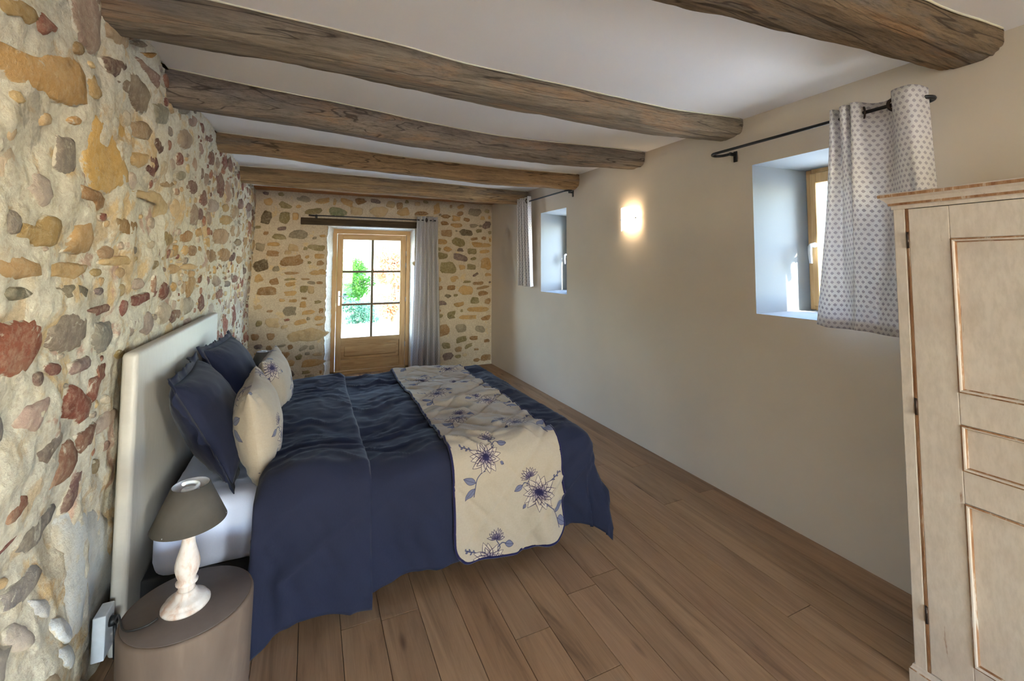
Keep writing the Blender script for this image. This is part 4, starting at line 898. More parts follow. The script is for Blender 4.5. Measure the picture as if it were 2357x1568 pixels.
b3 = beam('orange-brown ceiling beam with a dark stained end over the small window rod', [(-.8, 3.73, 2.385), (-.6, 3.751, 2.384), (-.23, 3.806, 2.38), (.14, 3.828, 2.358), (.82, 3.926, 2.36), (1.6, 3.954, 2.345), (2.6, 3.881, 2.35)], .19, (164, 132, 96), 2.60, 404)
b4 = beam('brown ceiling beam running just in front of the stone back wall', [(-.8, 4.95, 2.36), (-.6, 4.951, 2.35), (-.11, 4.948, 2.33), (.49, 4.982, 2.328), (1.29, 4.996, 2.33), (1.85, 5.04, 2.318), (2.6, 5.1, 2.345)], .19, (160, 132, 98), 2.60, 505)

# ================================================================ DOOR
YD = 6.585
d = struct(empty('door_1', (.807, YD, 0)))
def dbox(name, x0, x1, y0, y1, z0, z1, mat=M_OAKV, par=d, bev=.003):
    o = boxo(name, x0, x1, y0, y1, z0, z1, mat, None, bev, loc=((x0+x1)/2, (y0+y1)/2, (z0+z1)/2)); o.parent = par
    o.location = Vector(o.location)-(d.location if par is d else par.location+d.location); return o
dbox('door_frame_jamb', .262, .322, YD, YD+.10, 0, 2.03); dbox('door_frame_jamb', 1.288, 1.352, YD, YD+.10, 0, 2.03)
dbox('door_frame_head', .262, 1.352, YD-.001, YD+.10, 1.972, 2.04, M_OAKH)
dbox('threshold', .262, 1.352, YD+.0, YD+.12, -.01, .045, M_OAKH)
dbox('door_stile', .326, .402, YD+.018, YD+.07, .05, 1.968); dbox('door_stile', 1.204, 1.284, YD+.018, YD+.07, .05, 1.968)
dbox('door_rail', .402, 1.204, YD+.018, YD+.07, .05, .195, M_OAKH); dbox('door_rail', .402, 1.204, YD+.018, YD+.07, .425, .50, M_OAKH); dbox('door_rail', .402, 1.204, YD+.018, YD+.07, 1.888, 1.968, M_OAKH)
bm = bmesh.new()
dp = dbox('lower_panel', .402, 1.204, YD+.038, YD+.058, .195, .425, M_OAKH)
dbox('raised_field', .445, 1.162, YD+.024, YD+.04, .238, .382, M_OAKH, d, .008)
dbox('glazing_bar', .789, .821, YD+.018, YD+.062, .50, 1.888, M_BAR)
for z in (.966, 1.430):
    dbox('glazing_bar', .402, .789, YD+.020, YD+.060, z-.015, z+.015, M_BAR); dbox('glazing_bar', .821, 1.204, YD+.020, YD+.060, z-.015, z+.015, M_BAR)
for x0, x1 in ((.402, .789), (.821, 1.204)):
    for z0, z1 in ((.50, .951), (.981, 1.415), (1.445, 1.888)): dbox('pane', x0, x1, YD+.036, YD+.042, z0, z1, M_GLASS, d, 0)
hp = dbox('handle_plate', .347, .376, YD+.008, YD+.018, .955, 1.16, M_CHROME)
bm = bmesh.new(); tube(bm, [(0, 0, .03), (0, -.045, .03), (.02, -.055, .03), (.115, -.055, .028)], .008)
h = bm_obj('door_handle', bm, M_CHROME, hp)
for z in (.36, 1.02, 1.52, 1.70):
    bm = bmesh.new(); tube(bm, [(1.286-d.location.x, .008, z-.035), (1.286-d.location.x, .008, z+.035)], .007); bm_obj('hinge', bm, M_CHROME, d)
# old timber lintel over the door
me = boxo('timber_lintel', -.145, 1.50, 6.335, 6.52, 2.062, 2.152, M_LINTEL, bev=.006, loc=(.68, 6.40, 2.1))
tag(me, 'dark old timber lintel set in the stone wall above the glazed door', 'lintel')

# ================================================================ WINDOWS
def window(name, k):
    y0, y1, z0, z1 = IN[k]; e = struct(empty(name, (XI-.02, (y0+y1)/2, z0)))
    def wb_(n, a, b, c, d_, f, g, mat=M_WINOAK, bev=.003):
        return boxo(n, a-e.location.x, b-e.location.x, c-e.location.y, d_-e.location.y, f-e.location.z, g-e.location.z, mat, e, bev)
    x0, x1 = XI-.03, XI+.03
    wb_('window_frame', x0, x1, y0-.005, y0+.028, z0, z1); wb_('window_frame', x0, x1, y1-.028, y1+.005, z0, z1)
    wb_('window_frame', x0, x1, y0+.028, y1-.028, z0-.005, z0+.028); wb_('window_frame', x0, x1, y0+.028, y1-.028, z1-.028, z1+.005)
    s = x0-.014
    wb_('sash_stile', s, x1-.015, y0+.024, y0+.072, z0+.024, z1-.024); wb_('sash_stile', s, x1-.015, y1-.06, y1-.024, z0+.024, z1-.024)
    wb_('sash_rail', s, x1-.015, y0+.072, y1-.06, z0+.024, z0+.09); wb_('sash_rail', s, x1-.015, y0+.072, y1-.06, z1-.09, z1-.024)
    wb_('pane', XI-.004, XI+.002, y0+.072, y1-.06, z0+.09, z1-.09, M_GLASS, 0)
    bm = bmesh.new(); yy = y1-.043-e.location.y; sx = s-e.location.x; zz = 1.66-e.location.z
    lathe(bm, [(.012, 0), (.016, .002), (.016, .012)], (0, 0, 0), 16)
    bmesh.ops.transform(bm, matrix=Matrix.Translation((sx, yy, zz)) @ Matrix.Rotation(-pi/2, 4, 'Y'), verts=bm.verts)
    tube(bm, [(sx-.008, yy, zz), (sx-.04, yy, zz), (sx-.05, yy, zz-.012), (sx-.052, yy, zz-.05), (sx-.046, yy, zz-.115)], [.009, .010, .012, .011, .009])
    bm_obj('window_handle', bm, M_WHITEPL, e)
window('window_1', 0); window('window_2', 1)

# ================================================================ SCONCE
def wall_lamp(ly, label, power):
  sc = tag(empty('wall_lamp', (XR, ly, 1.94)), label, 'lamp')
  n = 20
  vs = []
  for k in range(n+1):
      t = k/n*2-1; x = -.085+.06*t*t; vs.append((x, .118*t))
  F = []; V = []
  for z in (-.102, .102):
      for o_ in (0, .005):
          for x, y in vs: V.append((x+o_, y, z))
  m = n+1
  for k in range(n): F += [(k, k+1, 2*m+k+1, 2*m+k), (m+k+1, m+k, 3*m+k, 3*m+k+1), (k+1, k, m+k, m+k+1), (2*m+k, 2*m+k+1, 3*m+k+1, 3*m+k)]
  F += [(0, m, 3*m, 2*m), (n, 2*m+n, 3*m+n, m+n)]
  me_obj('glass_shade', np.array(V)[:, [0, 1, 2]], F, M_SCONCE, sc, True)
  bm = bmesh.new(); box(bm, -.022, 0, -.05, .05, -.06, .06, .004); bm_obj('wall_plate', bm, M_WHITEPL, sc)
  for s in (-1, 1):
      bm = bmesh.new(); tube(bm, [(-.004, s*.10, 0), (-.04, s*.10, 0), (-.046, s*.10, 0), (-.050, s*.10, 0)], [.004, .004, .007, .005]); bm_obj('fixing_screw', bm, M_CHROME, sc)
  light('wall_lamp_bulb', 'POINT', (XR-.045, ly, 1.94), power, (1, .78, .52), shadow_soft_size=.03).parent = None


wall_lamp(3.055, 'lit curved white glass wall lamp between the two windows', .30)

# ================================================================ RODS
def rod(label, a, b, wall, off, ret, z, r=.009):
    """iron rod parallel to the wall whose ends curve back to a bracket; wall = 'x' right wall, 'y' back wall"""
    e = tag(empty('curtain_rod', (XR, (a+b)/2, z) if wall == 'x' else ((a+b)/2, YB, z)), label, 'curtain rod')
    h = abs(b-a)/2; P = []
    for s in (-1, 1):
        rc = (off-ret)/2; seg = [(ret, s*(h-.095)), (ret, s*(h-.07))]+[((off+ret)/2-rc*cos(q), s*(h-.058+.055*sin(q))) for q in np.linspace(0, pi, 9)]
        seg += [(off, s*(h-.075)), (off, s*(h-.12))]
        P += seg if s < 0 else seg[::-1]
    pts = [(-o_, t, 0) if wall == 'x' else (t, -o_, 0) for o_, t in catmull(np.array(P, float), 140)]
    bm = bmesh.new(); tube(bm, pts, r, 8); bm_obj('rod', bm, M_IRON, e)
    for s in (-1, 1):
        bm = bmesh.new(); t = s*(h-.092)
        if wall == 'x': box(bm, -.008, .0, t-.014, t+.014, -.05, .022, .002); box(bm, -ret-.01, -.006, t-.006, t+.006, -.012, .010, .002)
        else: box(bm, t-.014, t+.014, -.012, .01, -.05, .022, .002); box(bm, t-.006, t+.006, -ret-.01, -.008, -.012, .010, .002)
        bm_obj('bracket', bm, M_IRON, e)
    return e
rod('black iron curtain rod with curved ends over the large window near the wardrobe', .935, 2.095, 'x', .15, .05, 2.275)
rod('thin black iron curtain rod over the small far window beside the stone wall', 3.92, 5.16, 'x', .13, .05, 2.325)
rod('thin black iron curtain rod just above the timber lintel of the glazed door', -.05, 1.66, 'y', .11, .05, 2.178, .008)

# ================================================================ CURTAINS
def curtain(label, top, bot, z0, z1, nu, nv, flat, wall, eyes=(), hem=.055, amp=.006, seed=1):
    T = catmull(top, nu); B = catmull(bot, nu); k = np.linspace(0, 1, nv); kk = k**1.15
    P = T[:, None]*(1-kk)[None, :, None]+B[:, None]*kk[None, :, None]
    u = np.linspace(0, flat, nu)[:, None]; zz = z1+(z0-z1)*k[None, :]
    n_ = arr_noise(u*14, zz*3.0, seed=seed)*amp*(.3+k[None, :])
    cy, cx = P[..., 0], P[..., 1]+n_
    zt = zz+0*u+(arr_noise(u*9, seed=seed+3)*.006)*np.ones_like(zz)
    V = np.stack([cx, cy, zt] if wall == 'x' else [cy, cx, zt], -1).reshape(-1, 3); l = V.mean(0); l[2] = z1
    uv = np.stack([u+0*zz, -zz+0*u], -1).reshape(-1, 2)
    o = tag(empty('curtain', l), label, 'curtain')
    c = me_obj('curtain_cloth', V-l, grid_faces(nu, nv), M_CURT, o, True, uvs=uv)
    md = c.modifiers.new('thickness', 'SOLIDIFY'); md.thickness = .0016; md.offset = 0
    # doubled hem at the foot
    kh = k > 1-hem/(z1-z0)*1.0
    j0 = int(np.argmax(kh)); Vh = V.reshape(nu, nv, 3)[:, j0:, :].copy(); Vh[..., 0 if wall == 'x' else 1] += .003
    me_obj('hem', Vh.reshape(-1, 3)-l, grid_faces(nu, nv-j0), M_CURT, o, True, uvs=uv.reshape(nu, nv, 2)[:, j0:].reshape(-1, 2))
    for (y, x, z, dy, dx) in eyes:
        bm = bmesh.new(); N = Vector((dy, dx, 0)) if wall == 'y' else Vector((dx, dy, 0)); N.normalize()
        mat = N.to_track_quat('Z', 'Y').to_matrix().to_4x4()
        pr = [(.018, -.003), (.031, -.003), (.031, .003), (.018, .003), (.018, -.003)]
        lathe(bm, pr, (0, 0, 0), 20, capb=False, capt=False); bmesh.ops.transform(bm, matrix=Matrix.Translation(Vector((x, y, z) if wall == 'x' else (y, x, z))-Vector(l)) @ mat, verts=bm.verts)
        bm_obj('eyelet', bm, M_EYE, o)
    return o
curtain('short dotted curtain hanging beside the wardrobe in front of the large window',
    [(1.335, 2.46), (1.315, 2.40), (1.295, 2.385), (1.28, 2.44), (1.262, 2.385), (1.240, 2.38), (1.228, 2.44), (1.215, 2.385), (1.192, 2.40), (1.165, 2.46), (1.12, 2.485), (1.08, 2.46), (1.062, 2.42), (1.045, 2.38), (1.015, 2.362), (.975, 2.365), (.955, 2.41), (.95, 2.47)],
    [(1.448, 2.45), (1.41, 2.43), (1.37, 2.43), (1.33, 2.45), (1.29, 2.455), (1.262, 2.44), (1.25, 2.40), (1.23, 2.385), (1.20, 2.40), (1.16, 2.425), (1.12, 2.41), (1.08, 2.39), (1.04, 2.41), (1.0, 2.44), (.975, 2.46), (.955, 2.44), (.94, 2.48), (.935, 2.53)],
    1.215, 2.325, 150, 50, .98, 'x', [(1.182, 2.432, 2.275, .8, -.6), (1.063, 2.432, 2.275, .9, .4)])
def zig(y0, y1, x, a, n): return [(y0+(y1-y0)*i/(n-1), x+a*(1 if i % 2 else -1)) for i in range(n)]
curtain('narrow bunched dotted curtain pushed to the far end of the small window rod',
    zig(5.09, 4.80, 2.45, .035, 9), zig(5.12, 4.74, 2.46, .03, 9), 1.265, 2.385, 110, 34, .85, 'x', [(4.805, 2.415, 2.325, 1, -.35)], seed=5)
curtain('long dotted curtain reaching the floor at the right of the glazed door',
    zig(1.36, 1.685, 6.258, .035, 12), zig(1.285, 1.75, 6.245, .055, 12), .012, 2.235, 150, 60, 1.3, 'y', [(1.50, 6.232, 2.178, .8, -.7), (1.60, 6.24, 2.178, .9, -.3)], seed=9, amp=.012)

# ================================================================ FLORAL PRINT (drawn here, pixel by pixel)
def floral_tile(Wd, Hd, tw, th, ground, motifs):
    img = np.ones((Hd, Wd, 3))*np.array(ground)/255.
    sc = Wd/tw
    def blend(x0, x1, y0, y1, a, col):
        yy, xx = np.arange(y0, y1) % Hd, np.arange(x0, x1) % Wd
        sub = img[np.ix_(yy, xx)]; img[np.ix_(yy, xx)] = sub*(1-a[..., None])+np.array(col)/255.*a[..., None]
    def stroke(P, wd, col, al=1.0, taper=False):
        P = np.asarray(P, float)*sc; wd = wd*sc; pad = wd+2
        x0, y0 = np.floor(P.min(0)-pad).astype(int); x1, y1 = np.ceil(P.max(0)+pad).astype(int)
        X, Y = np.meshgrid(np.arange(x0, x1)+.5, np.arange(y0, y1)+.5); D = np.full(X.shape, 1e9)
        for i, (a, b) in enumerate(zip(P[:-1], P[1:])):
            ab = b-a; L = max(ab@ab, 1e-9); t = np.clip(((X-a[0])*ab[0]+(Y-a[1])*ab[1])/L, 0, 1)
            wloc = wd*(.45+.55*sin(pi*(i+.5)/(len(P)-1))) if taper else wd
            D = np.minimum(D, np.hypot(X-a[0]-t*ab[0], Y-a[1]-t*ab[1])-wloc/2)
        blend(x0, x1, y0, y1, np.clip(.5-D, 0, 1)*al, col)
    def fill(P, col, al=1.0):
        P = np.asarray(P, float)*sc; x0, y0 = np.floor(P.min(0)-1).astype(int); x1, y1 = np.ceil(P.max(0)+1).astype(int)
        X, Y = np.meshgrid(np.arange(x0, x1)+.5, np.arange(y0, y1)+.5); ins = np.zeros(X.shape, bool)
        for (ax, ay), (bx, by) in zip(P, np.roll(P, -1, 0)):
            c = ((ay > Y) != (by > Y)) & (X < (bx-ax)*(Y-ay)/((by-ay) if by != ay else 1e-9)+ax); ins ^= c
        blend(x0, x1, y0, y1, ins*al, col)
    r = random.Random(5)
    def petal(c, a, L, w, lift=0, fc=(180, 165, 148), oc=(40, 32, 58), wd=.0026, fa=.85, shade=None):
        t = np.linspace(0, 1, 9); wv = w*np.sin(pi*t**.8)**.9*(1-.15*t); wv[-1] = 0; wv[0] = w*.15
        ca, sa = cos(a), sin(a); bend = r.uniform(-.12, .12)
        l = np.stack([c[0]+(t*L)*ca-(wv+bend*t*t*L)*sa, c[1]+((t*L)*sa+(wv+bend*t*t*L)*ca)*.86], -1)
        q = np.stack([c[0]+(t*L)*ca-(-wv+bend*t*t*L)*sa, c[1]+((t*L)*sa+(-wv+bend*t*t*L)*ca)*.86], -1)
        fill(np.vstack([l, q[::-1]]), fc, fa)
        if shade: fill(np.vstack([l[:5], q[:5][::-1]]), shade, .55)
        stroke(l, wd, oc, .9, True); stroke(q, wd, oc, .9, True)
        for f in (-.3, .3): stroke((l[1:6]*(1-f)/2+q[1:6]*(1+f)/2), wd*.6, oc, .5)
    def leaf(c, a, L, w):
        t = np.linspace(0, 1, 9); wv = w*np.sin(pi*t**.85); ca, sa = cos(a), sin(a)
        l = np.stack([c[0]+t*L*ca-wv*sa, c[1]+t*L*sa+wv*ca], -1); q = np.stack([c[0]+t*L*ca+wv*sa, c[1]+t*L*sa-wv*ca], -1)
        fill(np.vstack([l, q[::-1]]), (98, 100, 122), .95); stroke(l, .0014, (44, 42, 66)); stroke(q, .0014, (44, 42, 66)); stroke((l+q)/2, .0012, (44, 42, 66))
    def stem(*P): stroke(catmull(P, 24), .0042, (62, 62, 86))
    def bloom(c, R, tilt):
        for k in range(13): petal(c, tilt+2*pi*k/13+r.uniform(-.1, .1), R*r.uniform(.88, 1.08), R*.21)
        for k in range(12): petal(c, tilt+.25+2*pi*k/12+r.uniform(-.1, .1), R*r.uniform(.6, .74), R*.13, wd=.0034, shade=(120, 104, 116))
        for k in range(11): petal(c, tilt+2*pi*k/11+r.uniform(-.1, .1), R*r.uniform(.34, .46), R*.09, oc=(34, 28, 54), wd=.0026, shade=(60, 52, 84), fc=(150, 136, 140))
        for k in range(9): petal(c, 2*pi*k/9, R*.2, R*.05, fc=(50, 48, 84), oc=(34, 30, 60), wd=.0028)
    def lotus(c, R, tilt):
        for k in (-4, 4, -3, 3, -2, 2, -1, 1, 0): petal(c, tilt+k*.36+r.uniform(-.06, .06), R*(1-.03*abs(k)), R*.17, wd=.003, shade=(70, 62, 92))
        for k in (-1.5, 1.5, -.5, .5): petal(c, tilt+k*.3, R*.55, R*.12, oc=(34, 28, 54), wd=.0024, fc=(140, 126, 132), shade=(54, 48, 80))
    def sprig(c, a, L):
        e = (c[0]+L*cos(a), c[1]+L*sin(a)); stem(c, ((c[0]+e[0])/2+.004, (c[1]+e[1])/2), e)
        for k in range(5):
            f = .35+.16*k; p = (c[0]+(e[0]-c[0])*f, c[1]+(e[1]-c[1])*f)
            leaf(p, a+(.9 if k % 2 else -.9), .013, .0042)
    def motif(c, m, s, rot):
        R = lambda x, y: (c[0]+s*(m*x*cos(rot)-y*sin(rot)), c[1]+s*(m*x*sin(rot)+y*cos(rot)))
        A = lambda a: rot+(a if m > 0 else pi-a)
        stem(R(-.005, -.01), R(-.02, -.05), R(-.055, -.09), R(-.066, -.165)); stem(R(.01, .02), R(.05, .04), R(.035, .075))
        leaf(R(-.060, -.10), A(2.75), .062*s, .016*s); leaf(R(-.064, -.125), A(-2.35), .066*s, .017*s); leaf(R(.075, .055), A(-.25), .045*s, .013*s)
        stem(R(.035, .04), R(.06, .06), R(.08, .055)); leaf(R(.07, -.03), A(-.7), .022*s, .007*s); leaf(R(-.03, -.05), A(-.35), .02*s, .006*s)
        sprig(R(-.05, .03), A(2.7), .07*s)
        lotus(R(.034, .080), .048*s, A(1.35)); bloom(c, .084*s, rot)
    for (x, y, m, s, rot) in motifs: motif((x, y), m, s, rot)
    rn = arr_noise(*np.meshgrid(np.arange(Wd)*.9, np.arange(Hd)*.12), seed=2)*.012+arr_noise(*np.meshgrid(np.arange(Wd)*.12, np.arange(Hd)*.9), seed=3)*.012
    img = np.clip(img+rn[..., None], 0, 1)
    im = bpy.data.images.new('floral_print', Wd, Hd); px = np.ones((Hd, Wd, 4), np.float32); px[..., :3] = img; im.pixels.foreach_set(px.ravel()); im.pack()
    return im
RA, RB, RP = .655, 1.255, .465     # runner edges in x, pattern repeat
IMG = floral_tile(720, 558, .60, RP, (164, 150, 132), [(.165, .24, 1, 1.05, 0.0), (.45, .02, -1, 1.15, .12)])
def m_print(name, img, scale, quilt=False):
    s = NT(name, .92, .1); uv = s.n('TexCoord').outputs['UV']
    mp = s.n('Mapping', Vector=uv, Scale=(1/scale[0], 1/scale[1], 1)).outputs[0]
    t = s.n('TexImage', Vector=mp); t.image = img; t.extension = 'REPEAT'; t.interpolation = 'Cubic'
    s.color(t.outputs[0]); s.b.inputs['Sheen Weight'].default_value = .15
    n = s.noise(s.coord('Object'), 8, 5, .6); n2 = s.noise(s.coord('Object'), 220, 3, .7); s.bump(s.mix(.25, n, n2), .35, .006); return s.m
M_FLORAL = m_print('floral_cotton', IMG, (.60, RP))

# ================================================================ BED
bed = tag(empty('bed', (.4, 3.05, 0)), 'double bed frame with tall silver-grey upholstered headboard against the stone wall', 'bed')
L0 = bed.location
def bp(name, x0, x1, y0, y1, z0, z1, mat, bev, seg=4, smooth=True):
    return boxo(name, x0-L0.x, x1-L0.x, y0-L0.y, y1-L0.y, z0, z1, mat, bed, bev, seg, smooth=smooth)
bp('headboard', -.675, -.62, 2.225, 3.86, .02, 1.178, M_HEAD, .018)
bp('bed_base', -.60, 1.36, 2.30, 3.82, .13, .245, M_DARK, .01)
for x in (-.45, 1.205):
    for y in (2.335, 3.78):
        lg = empty('x') if False else None
        bm = bmesh.new(); lathe(bm, [(.036, .012), (.036, .135)], (x-L0.x, y-L0.y, 0), 24); o = bm_obj('leg', bm, M_LEG, bed)
        bm = bmesh.new(); lathe(bm, [(.030, 0), (.040, .001), (.040, .010), (.037, .012)], (x-L0.x, y-L0.y, 0), 24); bm_obj('foot_ring', bm, M_CHROME, o)
# mattress in a fitted sheet
bm = bmesh.new(); box(bm, -.565, 1.37, 2.25, 3.87, .245, .525, .065, 5)
bmesh.ops.subdivide_edges(bm, edges=[e for e in bm.edges if e.calc_length() > .3], cuts=60, use_grid_fill=True)
for v in bm.verts:
    c = v.co; side = 1 if c.y < 2.30 else 0
    n1 = float(fbm(np.array(c.x*8+c.y*2), np.array(c.y*22+c.z*6), oct=3, seed=9))
    if c.z > .48: c.z += .006*n1
    if c.y < 2.28: c.y += .008*float(fbm(np.array(c.x*11+c.z*14), np.array(c.z*9), oct=3, seed=8))
mt = bm_obj('mattress', bm, M_SHEET, smooth=True); tag(mt, 'white sheeted mattress showing between the pillows and the navy duvet', 'mattress')

# ---- draped cloth over the bed box
XE, YN, YFE, ZT, RR = 1.40, 2.185, 3.86, .598, .10
def drape(a, b, off=0, flare=.10):
    a = np.asarray(a, float); b = np.asarray(b, float)
    da = np.maximum(a-XE, 0); dn = np.maximum(YN-b, 0); df = np.maximum(b-YFE, 0); db = dn+df; sg = np.where(dn > 0, -1, 1)
    rho = np.hypot(da, db); th = rho/RR; corner = (np.minimum(da, db)/np.maximum(rho, 1e-6))
    fl = flare+.30*corner
    out = np.where(th < pi/2, RR*np.sin(np.minimum(th, pi/2)), RR+(rho-RR*pi/2)*fl)
    drop = np.where(th < pi/2, RR*(1-np.cos(np.minimum(th, pi/2))), RR+(rho-RR*pi/2)*np.sqrt(1-fl**2))
    ux, uy = da/np.maximum(rho, 1e-6), sg*db/np.maximum(rho, 1e-6)
    puff = .016*fbm(a*3.2, b*2.6, oct=2, seed=41)+.010*np.cos(b*6.2)*np.clip(1-rho/.05, 0, 1)
    wa = b+.10*arr_noise(a*3.1, b*2.2, seed=5)+.05*arr_noise(a*8, b*5, seed=6)
    rg = lambda q: (1-np.abs(q))**3
    wr = .016*(rg(arr_noise(a*2.6, wa*8.5, seed=42))-.35)+.008*rg(arr_noise(a*7+3, wa*19, seed=45))+.006*fbm(a*13, b*17, oct=3, seed=46)
    topm = np.clip(1-rho/.10, 0, 1); hang = np.clip((rho-.05)/.35, 0, 1)
    fold = .034*(rg(arr_noise((a+.30*b*hang)*5.5, b*.9, seed=47))-.4)*hang+.018*arr_noise((a+b*0.25*hang+.2*arr_noise(a*3, b*3, seed=8))*10.5, b*1.1, seed=43)*hang+.010*fbm(a*16+b*9, b*5, oct=2, seed=44)*hang
    x = np.minimum(a, XE)+ux*(out+off+fold*np.where(rho > 0, 1, 0)); y = np.clip(b, YN, YFE)+uy*(out+off+fold)
    z = ZT-drop+(puff+wr+off)*np.maximum(topm, .0)+off*0
    z = np.maximum(z, .012)
    return np.stack([x, y, z], -1)
def cloth(name, a0, a1, b0, b1, step, mat, off=0, parent=None, edge=None, uvs=False, thick=.012, shape=None, smooth=True):
    A = np.linspace(a0, a1, int((a1-a0)/step)+2); B = np.linspace(b0, b1, int((b1-b0)/step)+2)
    AA, BB = np.meshgrid(A, B, indexing='ij')
    if edge is not None: AA, BB = edge(AA, BB)
    P = drape(AA, BB, off); 
    if shape is not None: P = shape(AA, BB, P)
    o = me_obj(name, P.reshape(-1, 3), grid_faces(len(A), len(B)), mat, parent, smooth, uvs=np.stack([AA-RA, BB], -1).reshape(-1, 2) if uvs else None)
    if thick:
        md = o.modifiers.new('thickness', 'SOLIDIFY'); md.thickness = thick; md.offset = -1; md.use_rim = True
    return o
def hem_main(A, B):
    # near hem rises slowly toward the foot, uneven; far hem mirrored
    h = np.interp(A, [-.2, .3, .75, 1.3, 1.45, 1.7], [.0, .0, -.012, -.015, .0, .0])+.012*arr_noise(A*5, seed=6)
    t = np.clip((2.2-B)/.5, 0, 1); B = B-h*t
    return A, B
duv = tag(empty('duvet', (.6, 3.05, .58)), 'crumpled navy blue linen duvet spread over the bed', 'duvet')
def to_local(o, l):
    n = len(o.data.vertices); c = np.empty(n*3); o.data.vertices.foreach_get('co', c); c = c.reshape(-1, 3)-np.array(l); o.data.vertices.foreach_set('co', c.ravel()); o.data.update()
c1 = cloth('duvet_cover', -.165, 1.715, 1.652, 4.38, .0135, M_NAVY, 0, duv, hem_main, thick=.016)
def flap_edge(A, B):
    h = .02*arr_noise(A*4.3, seed=16)+.035*np.exp(-((A+.19)/.08)**2)*-1+.03*np.sin((A+.19)*7)
    t = np.clip((2.15-B)/.5, 0, 1); return A+.012*arr_noise(B*3.1, seed=12)*((A > .2)*1.0), B+h*t
def flap_shape(A, B, P):
    e = np.clip((A+.19)/.05, 0, 1); P = P.copy()
    top = np.clip(1-np.maximum(YN-B, 0)/.1, 0, 1)*np.clip(1-np.maximum(B-YFE, 0)/.1, 0, 1)
    P[..., 2] += top*(.018*np.sin(np.clip((A+.19)/.46, 0, 1)*pi)-.055*(1-e)**2)
    g = np.clip((.27-A)/.03, 0, 1); P[..., 2] -= top*(1-g)**2*.018
    P[..., 1] -= (1-top)*.010*np.sin(np.clip((A+.19)/.46, 0, 1)*pi); return P
c2 = cloth('folded_edge', -.19, .27, 1.585, 4.42, .0125, M_NAVY, .020, duv, flap_edge, thick=.018, shape=flap_shape)
for o in (c1, c2): to_local(o, duv.location)
# runner with rounded ends
RLEN0, RLEN1, CR = 1.64, 4.41, .095
def run_edge(A, B):
    # squeeze the grid rows at the ends into rounded corners
    dn = np.clip(CR-(B-RLEN0), 0, CR); df = np.clip(CR-(RLEN1-B), 0, CR); d = np.maximum(dn, df)
    ins = CR-np.sqrt(np.maximum(CR**2-d**2, 0)); c = (RA+RB)/2
    wv = .010*arr_noise(B*2.2, seed=18)
    return c+(A-c)*((RB-RA)/2-ins)/((RB-RA)/2)+wv, B
def quilt(A, B, P):
    d = None
    for s in (1, -1):
        q = ((A*1.0+s*B)/.33) % 1.0; q = np.minimum(q, 1-q)*.33
        d = q if d is None else np.minimum(d, q)
    g = .009*np.exp(-(d/.014)**2); P = P.copy()
    top = np.clip(1-np.maximum(YN-B, 0)/.1, 0, 1)*np.clip(1-np.maximum(B-YFE, 0)/.1, 0, 1)
    P[..., 2] -= g*top; P[..., 1] += g*(1-top); return P
run = tag(empty('bed_runner', (.95, 3.05, .6)), 'quilted cream bed runner printed with indigo flowers across the foot of the bed', 'bed runner')
rc = cloth('quilted_panel', RA, RB, RLEN0, RLEN1, .0095, M_FLORAL, .020, run, run_edge, True, .010, quilt)
# piping follows the border
def border():
    P = []
    n = 14
    for t in np.linspace(RLEN0+CR, RLEN1-CR, 210): P.append((RA, t))
    for k in range(1, n): a = pi-pi/2*k/n; P.append((RA+CR+CR*cos(a), RLEN1-CR+CR*sin(a)))
    for t in np.linspace(RA+CR, RB-CR, 30): P.append((t, RLEN1))
    for k in range(1, n): a = pi/2-pi/2*k/n; P.append((RB-CR+CR*cos(a), RLEN1-CR+CR*sin(a)))
    for t in np.linspace(RLEN1-CR, RLEN0+CR, 210): P.append((RB, t))
    for k in range(1, n): a = -pi/2*k/n; P.append((RB-CR+CR*cos(a), RLEN0+CR+CR*sin(a)))
    for t in np.linspace(RB-CR, RA+CR, 30): P.append((t, RLEN0))
    for k in range(1, n): a = -pi/2-pi/2*k/n; P.append((RA+CR+CR*cos(a), RLEN0+CR+CR*sin(a)))
    P.append(P[0]); return np.array(P)
Bd = border(); A_, B_ = Bd[:, 0]+.010*arr_noise(Bd[:, 1]*2.2, seed=18), Bd[:, 1]
pp = quilt(A_, B_, drape(A_, B_, .016)); bm = bmesh.new(); tube(bm, [tuple(q) for q in pp], .0068, 6, cap=False)
pi_ = bm_obj('piping', bm, M_PIPE, run)
for o in (rc, pi_): to_local(o, run.location)

